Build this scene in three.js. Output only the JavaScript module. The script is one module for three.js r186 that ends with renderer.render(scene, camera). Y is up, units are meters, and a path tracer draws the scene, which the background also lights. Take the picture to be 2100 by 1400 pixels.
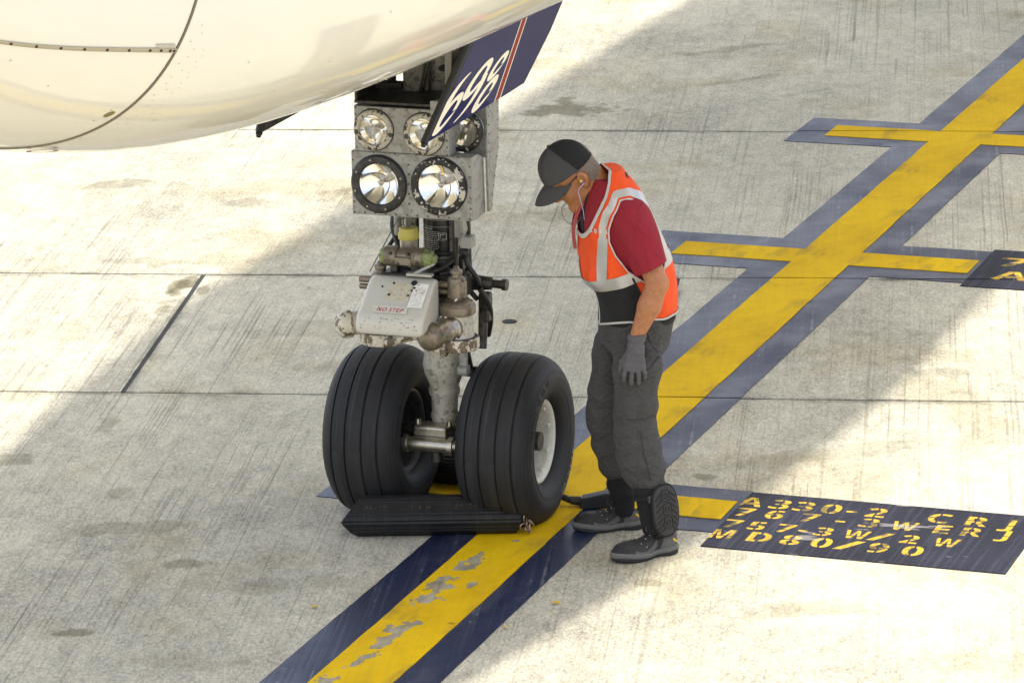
import * as THREE from 'three';
import { RoundedBoxGeometry } from 'three/addons/geometries/RoundedBoxGeometry.js';
import { mergeGeometries, mergeVertices } from 'three/addons/utils/BufferGeometryUtils.js';
import { TextGeometry } from 'three/addons/geometries/TextGeometry.js';
import { FontLoader } from 'three/addons/loaders/FontLoader.js';

// ------------------------------------------------------------------ camera, sky, sun, exposure
const scene = new THREE.Scene();
const renderer = new THREE.WebGLRenderer({ antialias: true });
renderer.toneMapping = THREE.LinearToneMapping;
renderer.toneMappingExposure = 1.62;
renderer.shadowMap.enabled = true;

const camera = new THREE.PerspectiveCamera(2 * Math.atan(700 / 8390) * 180 / Math.PI, 1.5, 0.5, 3000);
{
  const pitch = 15.22 * Math.PI / 180, roll = -1.04 * Math.PI / 180;
  const r = new THREE.Vector3(1, 0, 0), u = new THREE.Vector3(0, Math.cos(pitch), -Math.sin(pitch)), b = new THREE.Vector3(0, Math.sin(pitch), Math.cos(pitch));
  const r2 = r.clone().multiplyScalar(Math.cos(roll)).addScaledVector(u, Math.sin(roll));
  const u2 = u.clone().multiplyScalar(Math.cos(roll)).addScaledVector(r, -Math.sin(roll));
  camera.matrixAutoUpdate = true;
  camera.quaternion.setFromRotationMatrix(new THREE.Matrix4().makeBasis(r2, u2, b));
  camera.position.set(0.2842, 5.1716, 16.3378);
}
scene.add(camera);

// seeded noise, used by the sky's clouds and by every finish
let seedN = 7;
const rnd = () => { seedN = (seedN + 0x6d2b79f5) | 0; let t = Math.imul(seedN ^ (seedN >>> 15), 1 | seedN); t = (t + Math.imul(t ^ (t >>> 7), 61 | t)) ^ t; return ((t ^ (t >>> 14)) >>> 0) / 4294967296; };
const LAT = new Float32Array(65536); for (let i = 0; i < 65536; i++) LAT[i] = rnd();
const lat = (i, j) => LAT[((i & 255) << 8) | ((j * 7 + (i >> 8) * 13) & 255)];
function vn(x, y) {                                    // value noise 0..1
  const i = Math.floor(x), j = Math.floor(y); let a = x - i, b = y - j;
  a = a * a * (3 - 2 * a); b = b * b * (3 - 2 * b);
  const p = lat(i, j), q = lat(i + 1, j), r = lat(i, j + 1), s = lat(i + 1, j + 1);
  return p + (q - p) * a + (r - p + (p - q - r + s) * a) * b;
}
const fbm = (x, y, n = 4) => { let s = 0, w = 0.5, t = 0; for (let i = 0; i < n; i++) { s += w * vn(x + i * 17.3, y + i * 9.1); t += w; w *= 0.55; x *= 2.03; y *= 2.03; } return s / t; };
const clamp = (x, a, b) => Math.min(b, Math.max(a, x));
const sm = (a, b, x) => { const t = clamp((x - a) / (b - a), 0, 1); return t * t * (3 - 2 * t); };
const PHI = 19.7 * Math.PI / 180;           // heading of the guide line and of the aircraft
const PSI = 5.9 * Math.PI / 180;            // run of the slab joints
const sunDir = new THREE.Vector3(0.045, 1, 0.262).normalize();
{
  const W = 512, H = 256, d = new Float32Array(W * H * 4);
  const stops = [[0, [0.62, 0.66, 0.74]], [0.12, [0.46, 0.55, 0.74]], [0.35, [0.35, 0.44, 0.63]], [0.7, [0.29, 0.37, 0.54]], [1, [0.27, 0.35, 0.52]]];
  for (let j = 0; j < H; j++) for (let i = 0; i < W; i++) {
    const el = ((j + 0.5) / H - 0.5) * Math.PI, az = ((i + 0.5) / W - 0.5) * 2 * Math.PI;
    const y = Math.sin(el), x = Math.cos(el) * Math.cos(az), z = Math.cos(el) * Math.sin(az);
    let c;
    const s = Math.max(0, y);
    let k = 0; while (k < stops.length - 2 && s > stops[k + 1][0]) k++;
    const f = Math.min(1, (s - stops[k][0]) / (stops[k + 1][0] - stops[k][0]));
    c = [0, 1, 2].map((n) => stops[k][1][n] + (stops[k + 1][1][n] - stops[k][1][n]) * f);
    if (y < 0) c = [0.42, 0.4, 0.36];
    if (y > 0) { const q = 1.6 / (y + 0.22), cl = sm(0.42, 0.68, fbm(x * q + 7, z * q + 3, 5)); c = c.map((v, n) => v + ([0.86, 0.82, 0.75][n] - v) * cl * 0.85); }
    const g = Math.max(0, x * sunDir.x + y * sunDir.y + z * sunDir.z);
    const au = 0.9 * Math.pow(g, 60) + 0.25 * Math.pow(g, 8);
    const at = (j * W + i) * 4;
    for (let n = 0; n < 3; n++) d[at + n] = (c[n] + au * [1, 0.96, 0.88][n]) * 1.36;
    d[at + 3] = 1;
  }
  const t = new THREE.DataTexture(d, W, H, THREE.RGBAFormat, THREE.FloatType);
  t.mapping = THREE.EquirectangularReflectionMapping; t.magFilter = t.minFilter = THREE.LinearFilter; t.needsUpdate = true;
  scene.background = t; scene.environment = t;
}
const sun = new THREE.DirectionalLight(new THREE.Color(1, 0.955, 0.87), 2.9);
sun.position.copy(sunDir).multiplyScalar(40); sun.target.position.set(0, 0, 0);
sun.castShadow = true; sun.shadow.radius = 4;
Object.assign(sun.shadow.camera, { left: -14, right: 14, top: 14, bottom: -14, near: 1, far: 90 });
sun.shadow.mapSize.set(4096, 4096);
scene.add(sun, sun.target);

// ------------------------------------------------------------------ helpers
const vn3 = (x, y, z) => (vn(x + z * 0.37, y + z * 0.71) + vn(y + x * 0.31 + 40, z + x * 0.53) + vn(z + y * 0.43 + 80, x - y * 0.21)) / 3;
const toS = (l) => (l <= 0.0031308 ? l * 12.92 : 1.055 * Math.pow(l, 1 / 2.4) - 0.055);
const used = {};
const numbered = (n) => { const k = used[n] = (used[n] ?? -1) + 1; return k ? `${n}_${String(k).padStart(3, '0')}` : n; };
function tag(o, label, category, group, kind) {
  if (label) o.userData.label = label; if (category) o.userData.category = category; if (group) o.userData.group = group; if (kind) o.userData.kind = kind; return o;
}
function part(name, geo, mat, parent) {
  const m = new THREE.Mesh(geo, mat); m.name = parent === scene ? numbered(name) : name; m.castShadow = m.receiveShadow = true; parent.add(m); return m;
}
function grp(name, parent) { const g = new THREE.Group(); g.name = parent === scene ? numbered(name) : name; parent.add(g); return g; }
function merge(list) {
  const out = list.map((g) => {
    g = g.index ? g.toNonIndexed() : g;
    for (const k of Object.keys(g.attributes)) if (!['position', 'normal', 'uv'].includes(k)) g.deleteAttribute(k);
    if (!g.attributes.normal) g.computeVertexNormals();
    if (!g.attributes.uv) g.setAttribute('uv', new THREE.BufferAttribute(new Float32Array(g.attributes.position.count * 2), 2));
    return g;
  });
  return mergeGeometries(out);
}
const each = (name, list, mat, parent) => list.map((g) => part(name, boxUV(g, 4), mat, parent));      // pieces one can tell apart
const many = (name, list, mat, parent) => tag(part(name, boxUV(merge(list), 4), mat, parent), null, null, null, 'stuff'); // too small to pick apart
const V = (x, y, z) => new THREE.Vector3(x, y, z);
const box = (w, h, d, x = 0, y = 0, z = 0, r = 0.004) => new RoundedBoxGeometry(w, h, d, 2, Math.min(r, w / 2.1, h / 2.1, d / 2.1)).translate(x, y, z);
function rod(a, b, r, r2 = r, n = 20) {                // cylinder between points
  const v = b.clone().sub(a), g = new THREE.CylinderGeometry(r2, r, v.length(), n, 1);
  g.translate(0, v.length() / 2, 0); g.applyQuaternion(new THREE.Quaternion().setFromUnitVectors(V(0, 1, 0), v.clone().normalize())); return g.translate(a.x, a.y, a.z);
}
const tube = (pts, r, n = 24, k = 8) => new THREE.TubeGeometry(new THREE.CatmullRomCurve3(pts.map((p) => Array.isArray(p) ? V(...p) : p)), n, r, k);
// surface of revolution: profile of [radius, height], chamfered by the caller; axis from a along dir
function lathe(prof, n = 40) { return new THREE.LatheGeometry(prof.map((p) => new THREE.Vector2(p[0], p[1])), n); }
function aim(g, at, dir) { g.applyQuaternion(new THREE.Quaternion().setFromUnitVectors(V(0, 1, 0), dir.clone().normalize())); return g.translate(at.x, at.y, at.z); }
function canvasTex(w, h, draw, srgb = true) {
  const c = document.createElement('canvas'); c.width = w; c.height = h; draw(c.getContext('2d'), w, h);
  const t = new THREE.CanvasTexture(c); if (srgb) t.colorSpace = THREE.SRGBColorSpace; t.wrapS = t.wrapT = THREE.RepeatWrapping; t.anisotropy = 8; return t;
}
function dataTex(w, h, fn, srgb = true) {              // fn(i, j) -> [r, g, b] linear for colour, or a number
  const d = new Uint8Array(w * h * 4);
  for (let j = 0; j < h; j++) for (let i = 0; i < w; i++) {
    let c = fn(i, j); if (typeof c === 'number') c = [c, c, c];
    const at = (j * w + i) * 4;
    for (let n = 0; n < 3; n++) d[at + n] = clamp(Math.round((srgb ? toS(clamp(c[n], 0, 1)) : c[n]) * 255), 0, 255);
    d[at + 3] = 255;
  }
  const t = new THREE.DataTexture(d, w, h, THREE.RGBAFormat); if (srgb) t.colorSpace = THREE.SRGBColorSpace;
  t.magFilter = THREE.LinearFilter; t.minFilter = THREE.LinearMipmapLinearFilter; t.generateMipmaps = true; t.wrapS = t.wrapT = THREE.RepeatWrapping; t.needsUpdate = true; return t;
}
const lin = (r, g, b) => new THREE.Color().setRGB(r, g, b);
const std = (c, rough, metal = 0, more = {}) => new THREE.MeshStandardMaterial({ color: c instanceof THREE.Color ? c : lin(...c), roughness: rough, metalness: metal, ...more });
const phys = (c, rough, metal = 0, more = {}) => new THREE.MeshPhysicalMaterial({ color: c instanceof THREE.Color ? c : lin(...c), roughness: rough, metalness: metal, ...more });
// a grimy, chipped finish for metal parts; uv in any unit, the pattern is drawn by grain and outlines of its own
function grimeTex(base, dirt, amount, seed, size = 256) {
  return dataTex(size, size, (i, j) => {
    const x = i / size * 8, y = j / size * 8;
    const w = (f) => fbm((x + seed) * f, (y + seed * 0.7) * f, 4);
    const k = sm(0.52, 0.66, w(1.3)) * amount + sm(0.6, 0.68, w(4.1)) * amount * 0.7;
    const g = 0.9 + 0.2 * vn(i * 0.6, j * 0.6 + seed);
    return base.map((b, n) => (b + (dirt[n] - b) * clamp(k, 0, 1)) * g);
  });
}
// box-projected uv in metres, so that textures keep their size on any shape
function boxUV(g, s = 1) {
  g = g.index ? g.toNonIndexed() : g; const p = g.attributes.position, uv = new Float32Array(p.count * 2);
  const a = V(), b = V(), c = V();
  for (let i = 0; i < p.count; i += 3) {
    a.fromBufferAttribute(p, i); b.fromBufferAttribute(p, i + 1); c.fromBufferAttribute(p, i + 2);
    const n = b.clone().sub(a).cross(c.clone().sub(a)); const ax = Math.abs(n.x), ay = Math.abs(n.y), az = Math.abs(n.z);
    [a, b, c].forEach((q, k) => { const [u, v] = ax > ay && ax > az ? [q.z, q.y] : ay > az ? [q.x, q.z] : [q.x, q.y]; uv[(i + k) * 2] = u * s; uv[(i + k) * 2 + 1] = v * s; });
  }
  g.setAttribute('uv', new THREE.BufferAttribute(uv, 2)); return g;
}
// cut a mesh where g(x, y, z) < 0 and push what is left out along its normals
function clipGeo(geo, g, push = 0) {
  const s = geo.index ? geo.toNonIndexed() : geo, P = s.attributes.position, N = s.attributes.normal, pos = [], nor = [], vals = new Float32Array(P.count);
  for (let i = 0; i < P.count; i++) vals[i] = g(P.getX(i), P.getY(i), P.getZ(i));
  const get = (i) => [P.getX(i), P.getY(i), P.getZ(i), N.getX(i), N.getY(i), N.getZ(i), vals[i]];
  for (let i = 0; i < P.count; i += 3) {
    if (vals[i] < 0 && vals[i + 1] < 0 && vals[i + 2] < 0) continue;
    const tri = [get(i), get(i + 1), get(i + 2)], out = [];
    for (let k = 0; k < 3; k++) {
      const a = tri[k], b = tri[(k + 1) % 3];
      if (a[6] >= 0) out.push(a);
      if ((a[6] >= 0) !== (b[6] >= 0)) { const t = a[6] / (a[6] - b[6]); out.push(a.map((v, n) => v + (b[n] - v) * t)); }
    }
    for (let k = 1; k + 1 < out.length; k++) for (const v of [out[0], out[k], out[k + 1]]) {
      const l = Math.hypot(v[3], v[4], v[5]) || 1;
      pos.push(v[0] + v[3] / l * push, v[1] + v[4] / l * push, v[2] + v[5] / l * push); nor.push(v[3] / l, v[4] / l, v[5] / l);
    }
  }
  const r = new THREE.BufferGeometry(); r.setAttribute('position', new THREE.Float32BufferAttribute(pos, 3)); r.setAttribute('normal', new THREE.Float32BufferAttribute(nor, 3)); return r;
}
// naive surface nets on a signed distance field
function sdf(f, lo, hi, cell) {
  const n = [0, 1, 2].map((k) => Math.ceil((hi[k] - lo[k]) / cell) + 1), [nx, ny, nz] = n, vals = new Float32Array(nx * ny * nz);
  for (let k = 0, at = 0; k < nz; k++) for (let j = 0; j < ny; j++) for (let i = 0; i < nx; i++, at++) vals[at] = f(lo[0] + i * cell, lo[1] + j * cell, lo[2] + k * cell);
  const idx = new Int32Array(nx * ny * nz).fill(-1), pos = [], ind = [], id = (i, j, k) => i + nx * (j + ny * k);
  const E = [[0, 1], [2, 3], [4, 5], [6, 7], [0, 2], [1, 3], [4, 6], [5, 7], [0, 4], [1, 5], [2, 6], [3, 7]];
  const c = new Float32Array(8);
  for (let k = 0; k < nz - 1; k++) for (let j = 0; j < ny - 1; j++) for (let i = 0; i < nx - 1; i++) {
    let m = 0; for (let q = 0; q < 8; q++) { c[q] = vals[id(i + (q & 1), j + ((q >> 1) & 1), k + (q >> 2))]; if (c[q] < 0) m |= 1 << q; }
    if (m === 0 || m === 255) continue;
    let x = 0, y = 0, z = 0, w = 0;
    for (const [a, b] of E) if ((c[a] < 0) !== (c[b] < 0)) {
      const t = c[a] / (c[a] - c[b]);
      x += (a & 1) + ((b & 1) - (a & 1)) * t; y += ((a >> 1) & 1) + (((b >> 1) & 1) - ((a >> 1) & 1)) * t; z += (a >> 2) + ((b >> 2) - (a >> 2)) * t; w++;
    }
    idx[id(i, j, k)] = pos.length / 3; pos.push(lo[0] + (i + x / w) * cell, lo[1] + (j + y / w) * cell, lo[2] + (k + z / w) * cell);
  }
  const quad = (a, b, c2, d, flip) => { if (a < 0 || b < 0 || c2 < 0 || d < 0) return; if (flip) ind.push(a, c2, b, a, d, c2); else ind.push(a, b, c2, a, c2, d); };
  for (let k = 1; k < nz - 1; k++) for (let j = 1; j < ny - 1; j++) for (let i = 1; i < nx - 1; i++) {
    const v = vals[id(i, j, k)] < 0;
    if (v !== vals[id(i + 1, j, k)] < 0) quad(idx[id(i, j - 1, k - 1)], idx[id(i, j, k - 1)], idx[id(i, j, k)], idx[id(i, j - 1, k)], !v);
    if (v !== vals[id(i, j + 1, k)] < 0) quad(idx[id(i - 1, j, k - 1)], idx[id(i - 1, j, k)], idx[id(i, j, k)], idx[id(i, j, k - 1)], !v);
    if (v !== vals[id(i, j, k + 1)] < 0) quad(idx[id(i - 1, j - 1, k)], idx[id(i, j - 1, k)], idx[id(i, j, k)], idx[id(i - 1, j, k)], !v);
  }
  const g = new THREE.BufferGeometry(); g.setAttribute('position', new THREE.Float32BufferAttribute(pos, 3)); g.setIndex(ind); g.computeVertexNormals(); return g;
}
const smin = (a, b, k) => { const h = clamp(0.5 + 0.5 * (b - a) / k, 0, 1); return b + (a - b) * h - k * h * (1 - h); };
const smax = (a, b, k) => -smin(-a, -b, k);
function cone(a, b, ra, rb) {                          // tapered capsule
  const [ax, ay, az] = a, dx = b[0] - ax, dy = b[1] - ay, dz = b[2] - az, l2 = dx * dx + dy * dy + dz * dz;
  return (x, y, z) => { x -= ax; y -= ay; z -= az; const h = clamp((x * dx + y * dy + z * dz) / l2, 0, 1); x -= dx * h; y -= dy * h; z -= dz * h; return Math.sqrt(x * x + y * y + z * z) - ra - (rb - ra) * h; };
}
const chain = (pts, k) => { const c = []; for (let i = 0; i + 1 < pts.length; i++) c.push(cone(pts[i], pts[i + 1], pts[i][3], pts[i + 1][3])); return (x, y, z) => { let d = c[0](x, y, z); for (let i = 1; i < c.length; i++) d = smin(d, c[i](x, y, z), k); return d; }; };
const ell = (c, r) => (x, y, z) => { x = (x - c[0]) / r[0]; y = (y - c[1]) / r[1]; z = (z - c[2]) / r[2]; return (Math.sqrt(x * x + y * y + z * z) - 1) * Math.min(r[0], r[1], r[2]); };
const font = await new FontLoader().loadAsync('fonts/droid/droid_sans_bold.typeface.json');

const LETTERS = [];                                    // stencilled codes: text, q, baseline t, font size, width factor
for (const [t, s, chars] of [
  [-0.405, 285, 'A1.193 31.322 31.425 01.541 -1.632 21.735 C2.0 R2.155 J2.305'], [-0.268, 262, '71.206 61.336 71.484 -1.62 31.742 W1.888 E2.046 R2.165 J2.318'],
  [-0.106, 250, '71.202 51.308 71.429 -1.507 31.592 W1.729 /1.83 21.953 W2.105'], [0.044, 285, 'M1.201 D1.358 81.492 01.621 /1.735 91.858 02.0'],
]) for (const c of chars.split(' ')) LETTERS.push([c[0], +c.slice(1), t + 0.014, s, c[0] === 'W' || c[0] === 'M' ? 0.72 : c[0] === '/' ? 1.6 : 0.98]);
// ------------------------------------------------------------------ apron: slabs, joints, painted markings
const UV0 = [-3.6, -12.2], UVS = [6.4, 14.8];          // the piece of apron that one concrete map covers, slab axes, metres
const slabToWorld = (u, y, v) => V(u * Math.cos(PSI) - v * Math.sin(PSI), y, u * Math.sin(PSI) + v * Math.cos(PSI));
const lineToWorld = (q, y, t) => V(q * Math.cos(PHI) - t * Math.sin(PHI), y, q * Math.sin(PHI) + t * Math.cos(PHI));
const spots = [
  [-1.8, -3.5, 0.07, 0.33, 0.62, 0], [-1.76, -3.8, 0.05, 0.17, 0.6, 0], [-1.66, -3.6, 0.045, 0.16, 0.5, 0], [-1.83, -3.56, 0.06, 0.08, 0.6, 0],                                        // oil and rubber marks: u, v, half sizes, strength, colour
  [-0.16, -8.05, 0.27, 0.3, 0.62, 0], [0.75, -9.95, 0.4, 0.1, 0.35, 0.7], [0.8, -8.92, 0.36, 0.07, 0.3, 0.7], [1.3, -8.6, 0.25, 0.06, 0.2, 0.7], [-1.66, -1.24, 0.08, 0.17, 0.4, 0], [-2.0, -0.64, 0.13, 0.1, 0.4, 0],
  [-1.27, 1.61, 0.13, 0.07, 0.6, 0.2], [-1.0, 0.75, 0.14, 0.06, 0.45, 0.3], [-1.3, 0.3, 0.3, 0.09, 0.3, 0.2], [-1.45, -0.2, 0.13, 0.12, 0.3, 0.1], [0.05, -5.3, 0.25, 0.18, 0.28, 0], [1.05, -0.52, 0.06, 0.05, 0.5, 0],
  [-2.5, -6.0, 0.35, 0.12, 0.35, 0.4], [-1.75, -5.6, 0.12, 0.16, 0.35, 0], [-1.1, -5.9, 0.3, 0.14, 0.4, 0.5], [-2.0, -4.2, 0.3, 0.1, 0.25, 0], [1.6, -0.9, 0.4, 0.13, 0.25, 0.4], [2.1, -2.2, 0.2, 0.12, 0.25, 0], [0.9, -2.4, 0.35, 0.16, 0.25, 0],
  [-0.9, -2.9, 0.4, 0.22, 0.25, 0], [-0.6, -2.2, 0.3, 0.15, 0.28, 0.1], [1.5, 1.2, 0.3, 0.12, 0.25, 0.3], [0.9, 0.9, 0.1, 0.06, 0.35, 0], [-0.55, 1.0, 0.35, 0.12, 0.22, 0.3], [-0.8, 1.9, 0.3, 0.1, 0.25, 0],
];
const GW = 2048;
const groove = new Float32Array(GW * GW);
const concreteMap = dataTex(GW, GW, (i, j) => {
  const u = UV0[0] + i / GW * UVS[0], v = UV0[1] + j / GW * UVS[1];
  const big = fbm(u * 0.8 + 5, v * 0.55 + 3, 3), mid = fbm(u * 3.1, v * 2.1 + 9, 4), fine = fbm(u * 16, v * 9, 3), grit = vn(i * 0.9, j * 0.9 + 31), grain = vn(i * 0.37 + 9, j * 0.5);
  // tined lines run along v, patchy, wandering a little
  const uu = u + 0.006 * vn(u * 3, v * 2.2) + 0.002 * vn(u * 9, v * 7);
  const patchy = sm(0.4, 0.6, fbm(u * 1.3 + 30, v * 0.7, 3)) * 0.65 + 0.42;
  const l1 = sm(0.6, 0.95, vn(uu * 140, v * 0.7 + 11)) * (0.5 + 0.9 * vn(uu * 40, v * 4)), l2 = sm(0.84, 0.99, vn(uu * 84 + 90, v * 0.4)) * sm(0.4, 0.6, vn(u * 2.3, v * 2));
  const gr = patchy * clamp(l1 * 0.62 + l2 * 0.8, 0, 1);
  groove[j * GW + i] = gr;
  let k = 0.9 + 0.2 * (big - 0.5) + 0.16 * sm(0.3, 0.7, fbm(u * 0.5 + 60, v * 0.35 + 8, 2)) - 0.08 + 0.3 * (mid - 0.5) + 0.34 * (fine - 0.5) + 0.5 * (grit - 0.5) + 0.3 * (grain - 0.5);
  k *= 1 - 0.44 * gr;
  for (const jv of [-7.435, -3.94, -1.73]) { const e = Math.abs(v - jv); if (e < 0.07) { const w = (1 - e / 0.07) * sm(0.45, 0.62, fbm(u * 6, v * 20 + jv, 4)); k *= 1 - 0.5 * w; } }
  if (v > -3.94 && v < -1.73) for (const ju of [-1.712, 0.735]) { const e = Math.abs(u - ju); if (e < 0.05) k *= 1 - 0.6 * (1 - e / 0.05) * sm(0.42, 0.6, fbm(u * 22, v * 5, 4)); }
  const pit = vn(i * 0.21 + 4, j * 0.3 + 70); if (pit > 0.93) k *= 1 - 5.5 * (pit - 0.93);
  const stain = sm(0.55, 0.74, fbm(u * 1.9 + 70, v * 1.7 + 20, 4)) * 0.6;
  let c = [0.54 * k, 0.5 * k, 0.392 * k];
  const br = [0.86, 0.81, 0.68]; c = c.map((x, n) => x * (1 + (br[n] - 1) * stain));
  for (const s of spots) {
    const du = u - s[0], dv = v - s[1]; if (Math.abs(du) > s[2] * 2 || Math.abs(dv) > (s[3] + Math.abs(s[5]) * s[2]) * 2) continue;
    const e = Math.hypot(du / s[2], (dv + du * s[5]) / s[3]) + 2.0 * (fbm(u * 7 + s[0] * 3, v * 6, 4) - 0.5) + 0.35 * (fine - 0.5);
    const w = (1 - sm(0.5, 1.0, e)) * s[4] * (0.75 + 0.5 * grit); c = c.map((x, n) => x * (1 - w * [0.78, 0.8, 0.92][n]));
  }
  return c;
});
const grooveBump = dataTex(GW, GW, (i, j) => 1 - groove[j * GW + i] * 0.8 - 0.12 * vn(i * 0.9, j * 0.9), false);
for (const t of [concreteMap, grooveBump]) t.wrapS = t.wrapT = THREE.MirroredRepeatWrapping;
const concrete = std([1, 1, 1], 0.88, 0, { map: concreteMap, bumpMap: grooveBump, bumpScale: 0.0035 });
const uvOf = (u, v) => [(u - UV0[0]) / UVS[0], (v - UV0[1]) / UVS[1]];
function sheet(poly, y, edge = 0) {
  if (poly.reduce((s, a, k) => { const b = poly[(k + 1) % poly.length]; return s + a[0] * b[1] - b[0] * a[1]; }, 0) < 0) poly = [...poly].reverse();                    // a flat polygon in slab axes, fan triangulated, concrete uv; edge gives it a depth below
  const pos = [], uv = [], nor = [];
  const put = (p, h, n) => { const w = slabToWorld(p[0], h, p[1]); pos.push(w.x, w.y, w.z); uv.push(...uvOf(p[0], p[1])); nor.push(...n); };
  for (let k = 1; k + 1 < poly.length; k++) for (const p of [poly[0], poly[k + 1], poly[k]]) put(p, y, [0, 1, 0]);
  if (edge) poly.forEach((a, k) => {
    const b = poly[(k + 1) % poly.length], d = slabToWorld(b[0] - a[0], 0, b[1] - a[1]).normalize(), n = [d.z, 0, -d.x];
    for (const [p, h] of [[a, y], [b, y], [b, y - edge], [a, y], [b, y - edge], [a, y - edge]]) put(p, h, n);
  });
  const g = new THREE.BufferGeometry(); g.setAttribute('position', new THREE.Float32BufferAttribute(pos, 3)); g.setAttribute('normal', new THREE.Float32BufferAttribute(nor, 3)); g.setAttribute('uv', new THREE.Float32BufferAttribute(uv, 2)); return g;
}
const apron = tag(grp('concrete_apron', scene), 'grooved pale concrete apron with tarred joints under the airliner nose', 'apron', null, 'structure');
{
  const g = new THREE.PlaneGeometry(1600, 1600).rotateX(-Math.PI / 2).translate(0, -0.06, 0), p = g.attributes.position, uv = g.attributes.uv;
  for (let i = 0; i < p.count; i++) uv.setXY(i, p.getX(i) / UVS[0], p.getZ(i) / UVS[1]);
  part('ground', g, concrete, apron);
}
const JV = [-7.435, -3.94, -1.73], GAP = 0.011, FAR = 60, row = [-FAR, ...JV, FAR];
const cross = [[], [-6.1, 5.6], [-1.712, 0.735], []];
for (let r = 0; r < 4; r++) {
  const v0 = row[r] + (r ? GAP : 0), v1 = row[r + 1] - (r < 3 ? GAP : 0), us = [-FAR, ...cross[r], FAR];
  for (let k = 0; k + 1 < us.length; k++) {
    const u0 = us[k] + (k ? GAP * 1.1 : 0), u1 = us[k + 1] - (k + 2 < us.length ? GAP * 1.1 : 0);
    part('slab', sheet([[u0, v0], [u1, v0], [u1, v1], [u0, v1]], 0, 0.055), concrete, apron);
  }
}
const tarTex = dataTex(64, 256, (i, j) => { const n = fbm(i * 0.1, j * 0.35, 3); return [0.05 * n + 0.012, 0.048 * n + 0.012, 0.045 * n + 0.012]; });
const tar = std([1, 1, 1], 0.8, 0, { map: tarTex });
for (const v of JV) part('joint_seal', sheet([[-FAR, v - GAP], [FAR, v - GAP], [FAR, v + GAP], [-FAR, v + GAP]], -0.006), tar, apron);
for (const [r, u] of [[2, -1.712], [2, 0.735]]) part('joint_seal', sheet([[u - GAP, row[r] + GAP], [u + GAP, row[r] + GAP], [u + GAP, row[r + 1] - GAP], [u - GAP, row[r + 1] - GAP]], -0.003), tar, apron);
{ // small drain hole in the slab behind the gear
  const w = slabToWorld(-0.04, 0.0, -3.05);
  const g = merge([lathe([[0.028, 0.001], [0.033, 0.003], [0.037, 0.001], [0.037, -0.001]], 28), new THREE.CircleGeometry(0.028, 24).rotateX(-Math.PI / 2).translate(0, 0.0012, 0)]).translate(w.x, 0.002, w.z);
  part('drain_cap', g, std([0.025, 0.024, 0.024], 0.7, 0.3), apron);
}
// paint --------------------------------------------------------------
const clipHalf = (poly, f) => { const o = []; poly.forEach((a, k) => { const b = poly[(k + 1) % poly.length], fa = f(a), fb = f(b); if (fa >= 0) o.push(a); if ((fa >= 0) !== (fb >= 0)) { const t = fa / (fa - fb); o.push([a[0] + (b[0] - a[0]) * t, a[1] + (b[1] - a[1]) * t]); } }); return o; };
const qtToUv = (q, t) => { const w = lineToWorld(q, 0, t); return [w.x * Math.cos(PSI) + w.z * Math.sin(PSI), -w.x * Math.sin(PSI) + w.z * Math.cos(PSI)]; };
// paint lies on the slabs and breaks at every joint; uv stays in line axes (metres)
function paintGeo(qt, y, uvIn = (q, t) => [q, t]) {
  const poly = qt.map(([q, t]) => qtToUv(q, t)), gs = [];
  for (let r = 0; r < 4; r++) {
    let p = clipHalf(poly, (a) => a[1] - (row[r] + (r ? GAP * 0.9 : 0)));
    p = clipHalf(p, (a) => (row[r + 1] - (r < 3 ? GAP * 0.9 : 0)) - a[1]);
    if (p.length < 3) continue;
    const g = sheet(p, y, y - 0.0006), uvs = g.attributes.uv, pos = g.attributes.position;
    for (let i = 0; i < pos.count; i++) { const q = pos.getX(i) * Math.cos(PHI) + pos.getZ(i) * Math.sin(PHI), t = -pos.getX(i) * Math.sin(PHI) + pos.getZ(i) * Math.cos(PHI); uvs.setXY(i, ...uvIn(q, t)); }
    gs.push(g);
  }
  return gs.length ? merge(gs) : null;
}
const paint = (name, qt, y, mat, parent = apron, uvIn) => part(name, paintGeo(qt, y, uvIn), mat, parent);
const rect = (q0, q1, t0, t1) => [[q0, t0], [q1, t0], [q1, t1], [q0, t1]];
const TH = PHI - PSI;                                  // tine direction seen in line axes
const tine = (q, t) => { const u = q * Math.cos(TH) - t * Math.sin(TH), v = q * Math.sin(TH) + t * Math.cos(TH); return [u, v]; };
const paintGroove = (q, t) => { const [u, v] = tine(q, t); return sm(0.55, 0.92, vn(u * 100, v * 0.9 + 11)) * 0.7 + sm(0.75, 0.95, vn(u * 60 + 90, v * 0.55)) * 0.6; };
const navyMap = dataTex(1024, 1024, (i, j) => {        // 2 m square, repeats outside
  const q = i / 512, t = j / 512; const g = paintGroove(q, t), n = fbm(q * 3, t * 3, 4), f = fbm(q * 22, t * 22, 3), sp = vn(i * 0.5, j * 0.5);
  let k = 0.62 + 0.5 * n + 0.35 * (f - 0.5); let c = [0.017 * k, 0.024 * k, 0.062 * k];
  const worn = sm(0.72, 0.85, g * 0.55 + f * 0.6) * 0.5 + (sp > 0.965 ? 0.5 : 0) + sm(0.55, 0.74, fbm(q * 6 + 9, t * 2 + 3, 4)) * 0.2 + 0.22 * g * sm(0.4, 0.65, fbm(q * 2, t * 2 + 30, 3));
  return c.map((x, m) => x + ([0.28, 0.27, 0.27][m] - x) * clamp(worn * 0.5, 0, 0.6));
});
const navyBump = dataTex(1024, 1024, (i, j) => 0.9 - 0.6 * paintGroove(i / 512, j / 512) - 0.25 * fbm(i * 0.06, j * 0.06, 3), false);
const navyRough = dataTex(512, 512, (i, j) => 0.26 + 0.26 * fbm(i * 0.02, j * 0.02, 4), false);
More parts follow.
